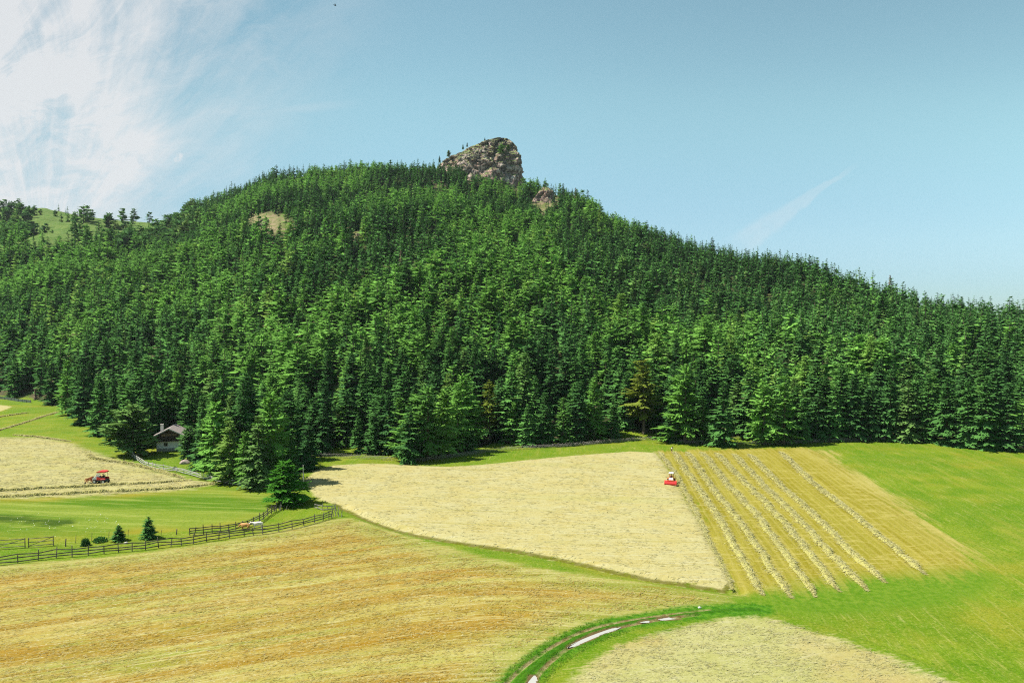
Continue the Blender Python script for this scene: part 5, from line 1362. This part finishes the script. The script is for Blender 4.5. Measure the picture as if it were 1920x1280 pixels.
def mower():
    x, y = ground_at(1258, 907)
    ang = math.radians(-106)
    root = tag(empty('hay_mower', (x, y, gz(x, y))), 'small white topped mower with a wide red front bar on the hay row', 'tractor'); root.rotation_euler = (0, 0, ang)
    MB().box((-.5, 0, .6), (2.2, .8, .3), bev=.06).build('chassis', m_steel, root)
    for wx in (-1.2, .15):
        for sy in (-1, 1): wheel(root, wx, sy * .68, .42, .34, m_cream)
    MB().prism([(-.1, .75), (.5, .75), (.55, 1.0), (.35, 1.18), (-.1, 1.25)], -.42, .42).build('bonnet', m_cream, root)
    for s in (-1, 1):
        MB().box((.54, s * .28, .95), (.05, .16, .12), bev=.02).build('headlight', m_pane, root)
        MB().box((-1.1, s * .68, .98), (.9, .42, .06), bev=.02).build('mudguard', m_orange, root)
    st = MB().box((-.75, 0, 1.0), (.5, .5, .14), bev=.04).build('seat', m_seat, root)
    MB().box((-1.0, 0, 1.3), (.12, .5, .55), bev=.03).build('backrest', m_seat, st)
    fr = MB()
    for s in (-1, 1): fr.tube([(-1.15, s * .42, .8), (-1.1, s * .42, 2.1)], .04, 6).tube([(-.15, s * .40, 1.2), (-.3, s * .40, 2.1)], .035, 6)
    fr.tube([(-1.1, -.42, 2.1), (-1.1, .42, 2.1)], .04, 6).tube([(-.3, -.40, 2.1), (-.3, .40, 2.1)], .035, 6).build('roll_bar', m_orange, root)
    MB().box((-.7, 0, 2.2), (1.15, 1.0, .16), bev=.06).build('roof', m_cream, root)
    MB().tube([(.0, 0, 1.2), (-.25, 0, 1.42)], .025, 6).tube([(-.25 + math.cos(k * .5236) * .08, math.sin(k * .5236) * .17, 1.42 + math.cos(k * .5236) * .13) for k in range(13)], .017, 6).build('steering_wheel', m_seat, root)
    bar = MB().prism([(.75, .12), (1.75, .12), (1.8, .45), (1.55, .85), (1.0, .95), (.72, .6)], -1.15, 1.15).build('mower_bar', m_red, root)
    for s in (-1, 1): MB().prism([(.8, .1), (1.95, .1), (1.9, .5), (1.5, .92), (.95, 1.0), (.78, .6)], s * 1.19 - .035, s * 1.19 + .035).build('end_guard', m_red, bar)
    MB().box((1.25, 0, 1.0), (.35, 1.5, .08), bev=.02).build('top_plate', m_orange, bar)
    MB().tube([(.5, 0, .7), (.85, 0, .6)], .08, 8).build('linkage', m_steel, root)
    p = Matrix.Translation(root.location) @ Matrix.Rotation(ang, 4, 'Z')
    driver(p @ Vector((-.75, 0, 1.0)), ang, m_redcloth, 'driver in dark red shirt seated on the red mower')
mower()

# ------------------------------------------------------------------ cows between the fences
def cow(px_, py_, rz, coat, label, head_low, s=1.0):
    x, y = ground_at(px_, py_)
    root = tag(empty('cow', (x, y, gz(x, y)), rz), label, 'cow'); root.scale = (s,) * 3
    hz = -.55 if head_low else 0
    V = [(-.75, 0, 1.18), (-.35, 0, 1.12), (.1, 0, 1.06), (.5, 0, 1.08), (.78, 0, 1.22), (1.05, 0, 1.32 + hz * .5), (1.22, 0, 1.38 + hz), (1.5, 0, 1.22 + hz * 1.05), (1.62, 0, 1.13 + hz * 1.05)]
    R = [(.24, .26), (.31, .34), (.36, .40), (.33, .38), (.22, .28), (.15, .2), (.13, .15), (.09, .10), (.085, .08)]
    Ed = [(i, i + 1) for i in range(8)]
    def leg(i, pts, rs):
        p = i
        for q, r in zip(pts, rs): V.append(q); R.append((r, r)); Ed.append((p, len(V) - 1)); p = len(V) - 1
    for sy in (-1, 1):
        leg(3, [(.52, sy * .22, .78), (.55, sy * .22, .45), (.52, sy * .22, .12), (.57, sy * .22, .02)], [.12, .062, .05, .062])
        leg(0, [(-.68, sy * .22, .82), (-.55, sy * .23, .62), (-.78, sy * .22, .42), (-.72, sy * .22, .12), (-.66, sy * .22, .02)], [.16, .10, .06, .05, .062])
        leg(6, [(1.2, sy * .2, 1.42 + hz)], [.04])                # ears
    leg(0, [(-.98, 0, 1.12), (-1.03, 0, .8), (-1.02, 0, .5)], [.04, .025, .035])
    leg(1, [(-.38, 0, .78)], [.12])                                # udder
    skinned('body', V, Ed, R, coat, root, 1)
    for sy in (-1, 1): MB().tube([(1.2, sy * .1, 1.5 + hz), (1.2, sy * .22, 1.56 + hz), (1.25, sy * .26, 1.66 + hz)], [.028, .022, .008], 6).build('horn', m_palewood, root)
    return root
def coat(name, a, b, t):
    m, nt, bs = new_mat(name); tc = nt.nodes.new('ShaderNodeTexCoord'); n = noise(nt, tc.outputs['Object'], 1.5, 2)
    nt.links.new(mix(nt, n.step(t, t + .04), a, b), bs.inputs['Base Color']); return m
cow(483, 991.5, math.radians(200), coat('white_coat', (0.66, 0.54, 0.46), (0.78, 0.72, 0.66), .45), 'white and pinkish cow standing at the dark rail fence', False, 0.86)
cow(460, 994, math.radians(172), coat('brown_coat', (0.40, 0.20, 0.07), (0.46, 0.27, 0.11), .5), 'light brown cow grazing beside the white cow', True, 0.84)

# ------------------------------------------------------------------ a bird high over the wood
def bird():
    dx, dy, dz = ray(628, 10.5); Yb = 75.0
    root = tag(empty('bird', (Yb * dx / dy, Yb, H_CAM + Yb * dz / dy)), 'small dark bird gliding in the blue sky', 'bird')
    root.rotation_euler = (0, math.radians(16), math.radians(14))
    m = plain('black_plumage', (0.012, 0.012, 0.03), 0.8, 0.3)
    skinned('body', [(-.13, 0, 0), (-.06, 0, .005), (.03, 0, .01), (.1, 0, .0), (.14, 0, -.005)], [(i, i + 1) for i in range(4)], [.018, .038, .045, .03, .008], m, root, 2)
    for s in (-1, 1):
        MB().add([(.06, s * .03, .02), (-.04, s * .03, .015), (-.02, s * .2, .06), (.05, s * .18, .065), (-.06, s * .36, .05), (.06, s * .03, .012), (-.04, s * .03, .008), (-.02, s * .2, .053), (.05, s * .18, .057), (-.06, s * .36, .044)],
            [(0, 3, 2, 1), (3, 4, 2), (5, 6, 7, 8), (8, 7, 9), (0, 1, 6, 5), (0, 5, 8, 3), (3, 8, 9, 4), (1, 2, 7, 6), (2, 4, 9, 7)]).build('wing', m, root)
    MB().add([(-.11, -.015, .004), (-.11, .015, .004), (-.2, .035, .0), (-.2, -.035, .0), (-.11, -.015, -.004), (-.11, .015, -.004), (-.2, .035, -.006), (-.2, -.035, -.006)], [(0, 1, 2, 3), (7, 6, 5, 4), (0, 4, 5, 1), (1, 5, 6, 2), (2, 6, 7, 3), (3, 7, 4, 0)]).build('tail', m, root)
bird()

# ------------------------------------------------------------------ the air between here and the ridge
m_haze = bpy.data.materials.new('thin_haze'); m_haze.use_nodes = True
nt = m_haze.node_tree; nt.nodes.clear()
pv_ = nt.nodes.new('ShaderNodeVolumePrincipled'); ho = nt.nodes.new('ShaderNodeOutputMaterial')
pv_.inputs['Color'].default_value = (0.82, 0.9, 1.0, 1); pv_.inputs['Density'].default_value = 0.00003; pv_.inputs['Anisotropy'].default_value = 0.2
nt.links.new(pv_.outputs[0], ho.inputs['Volume'])
zs = [v.co.z for v in ground.data.vertices]
hz = MB().box((0, 1430, (min(zs) - 1 + 262) / 2), (13600, 3700, 262 - min(zs) + 1)).build('haze', m_haze)
tag(hz, 'thin pale air haze over the valley and hill', 'haze', kind='stuff')
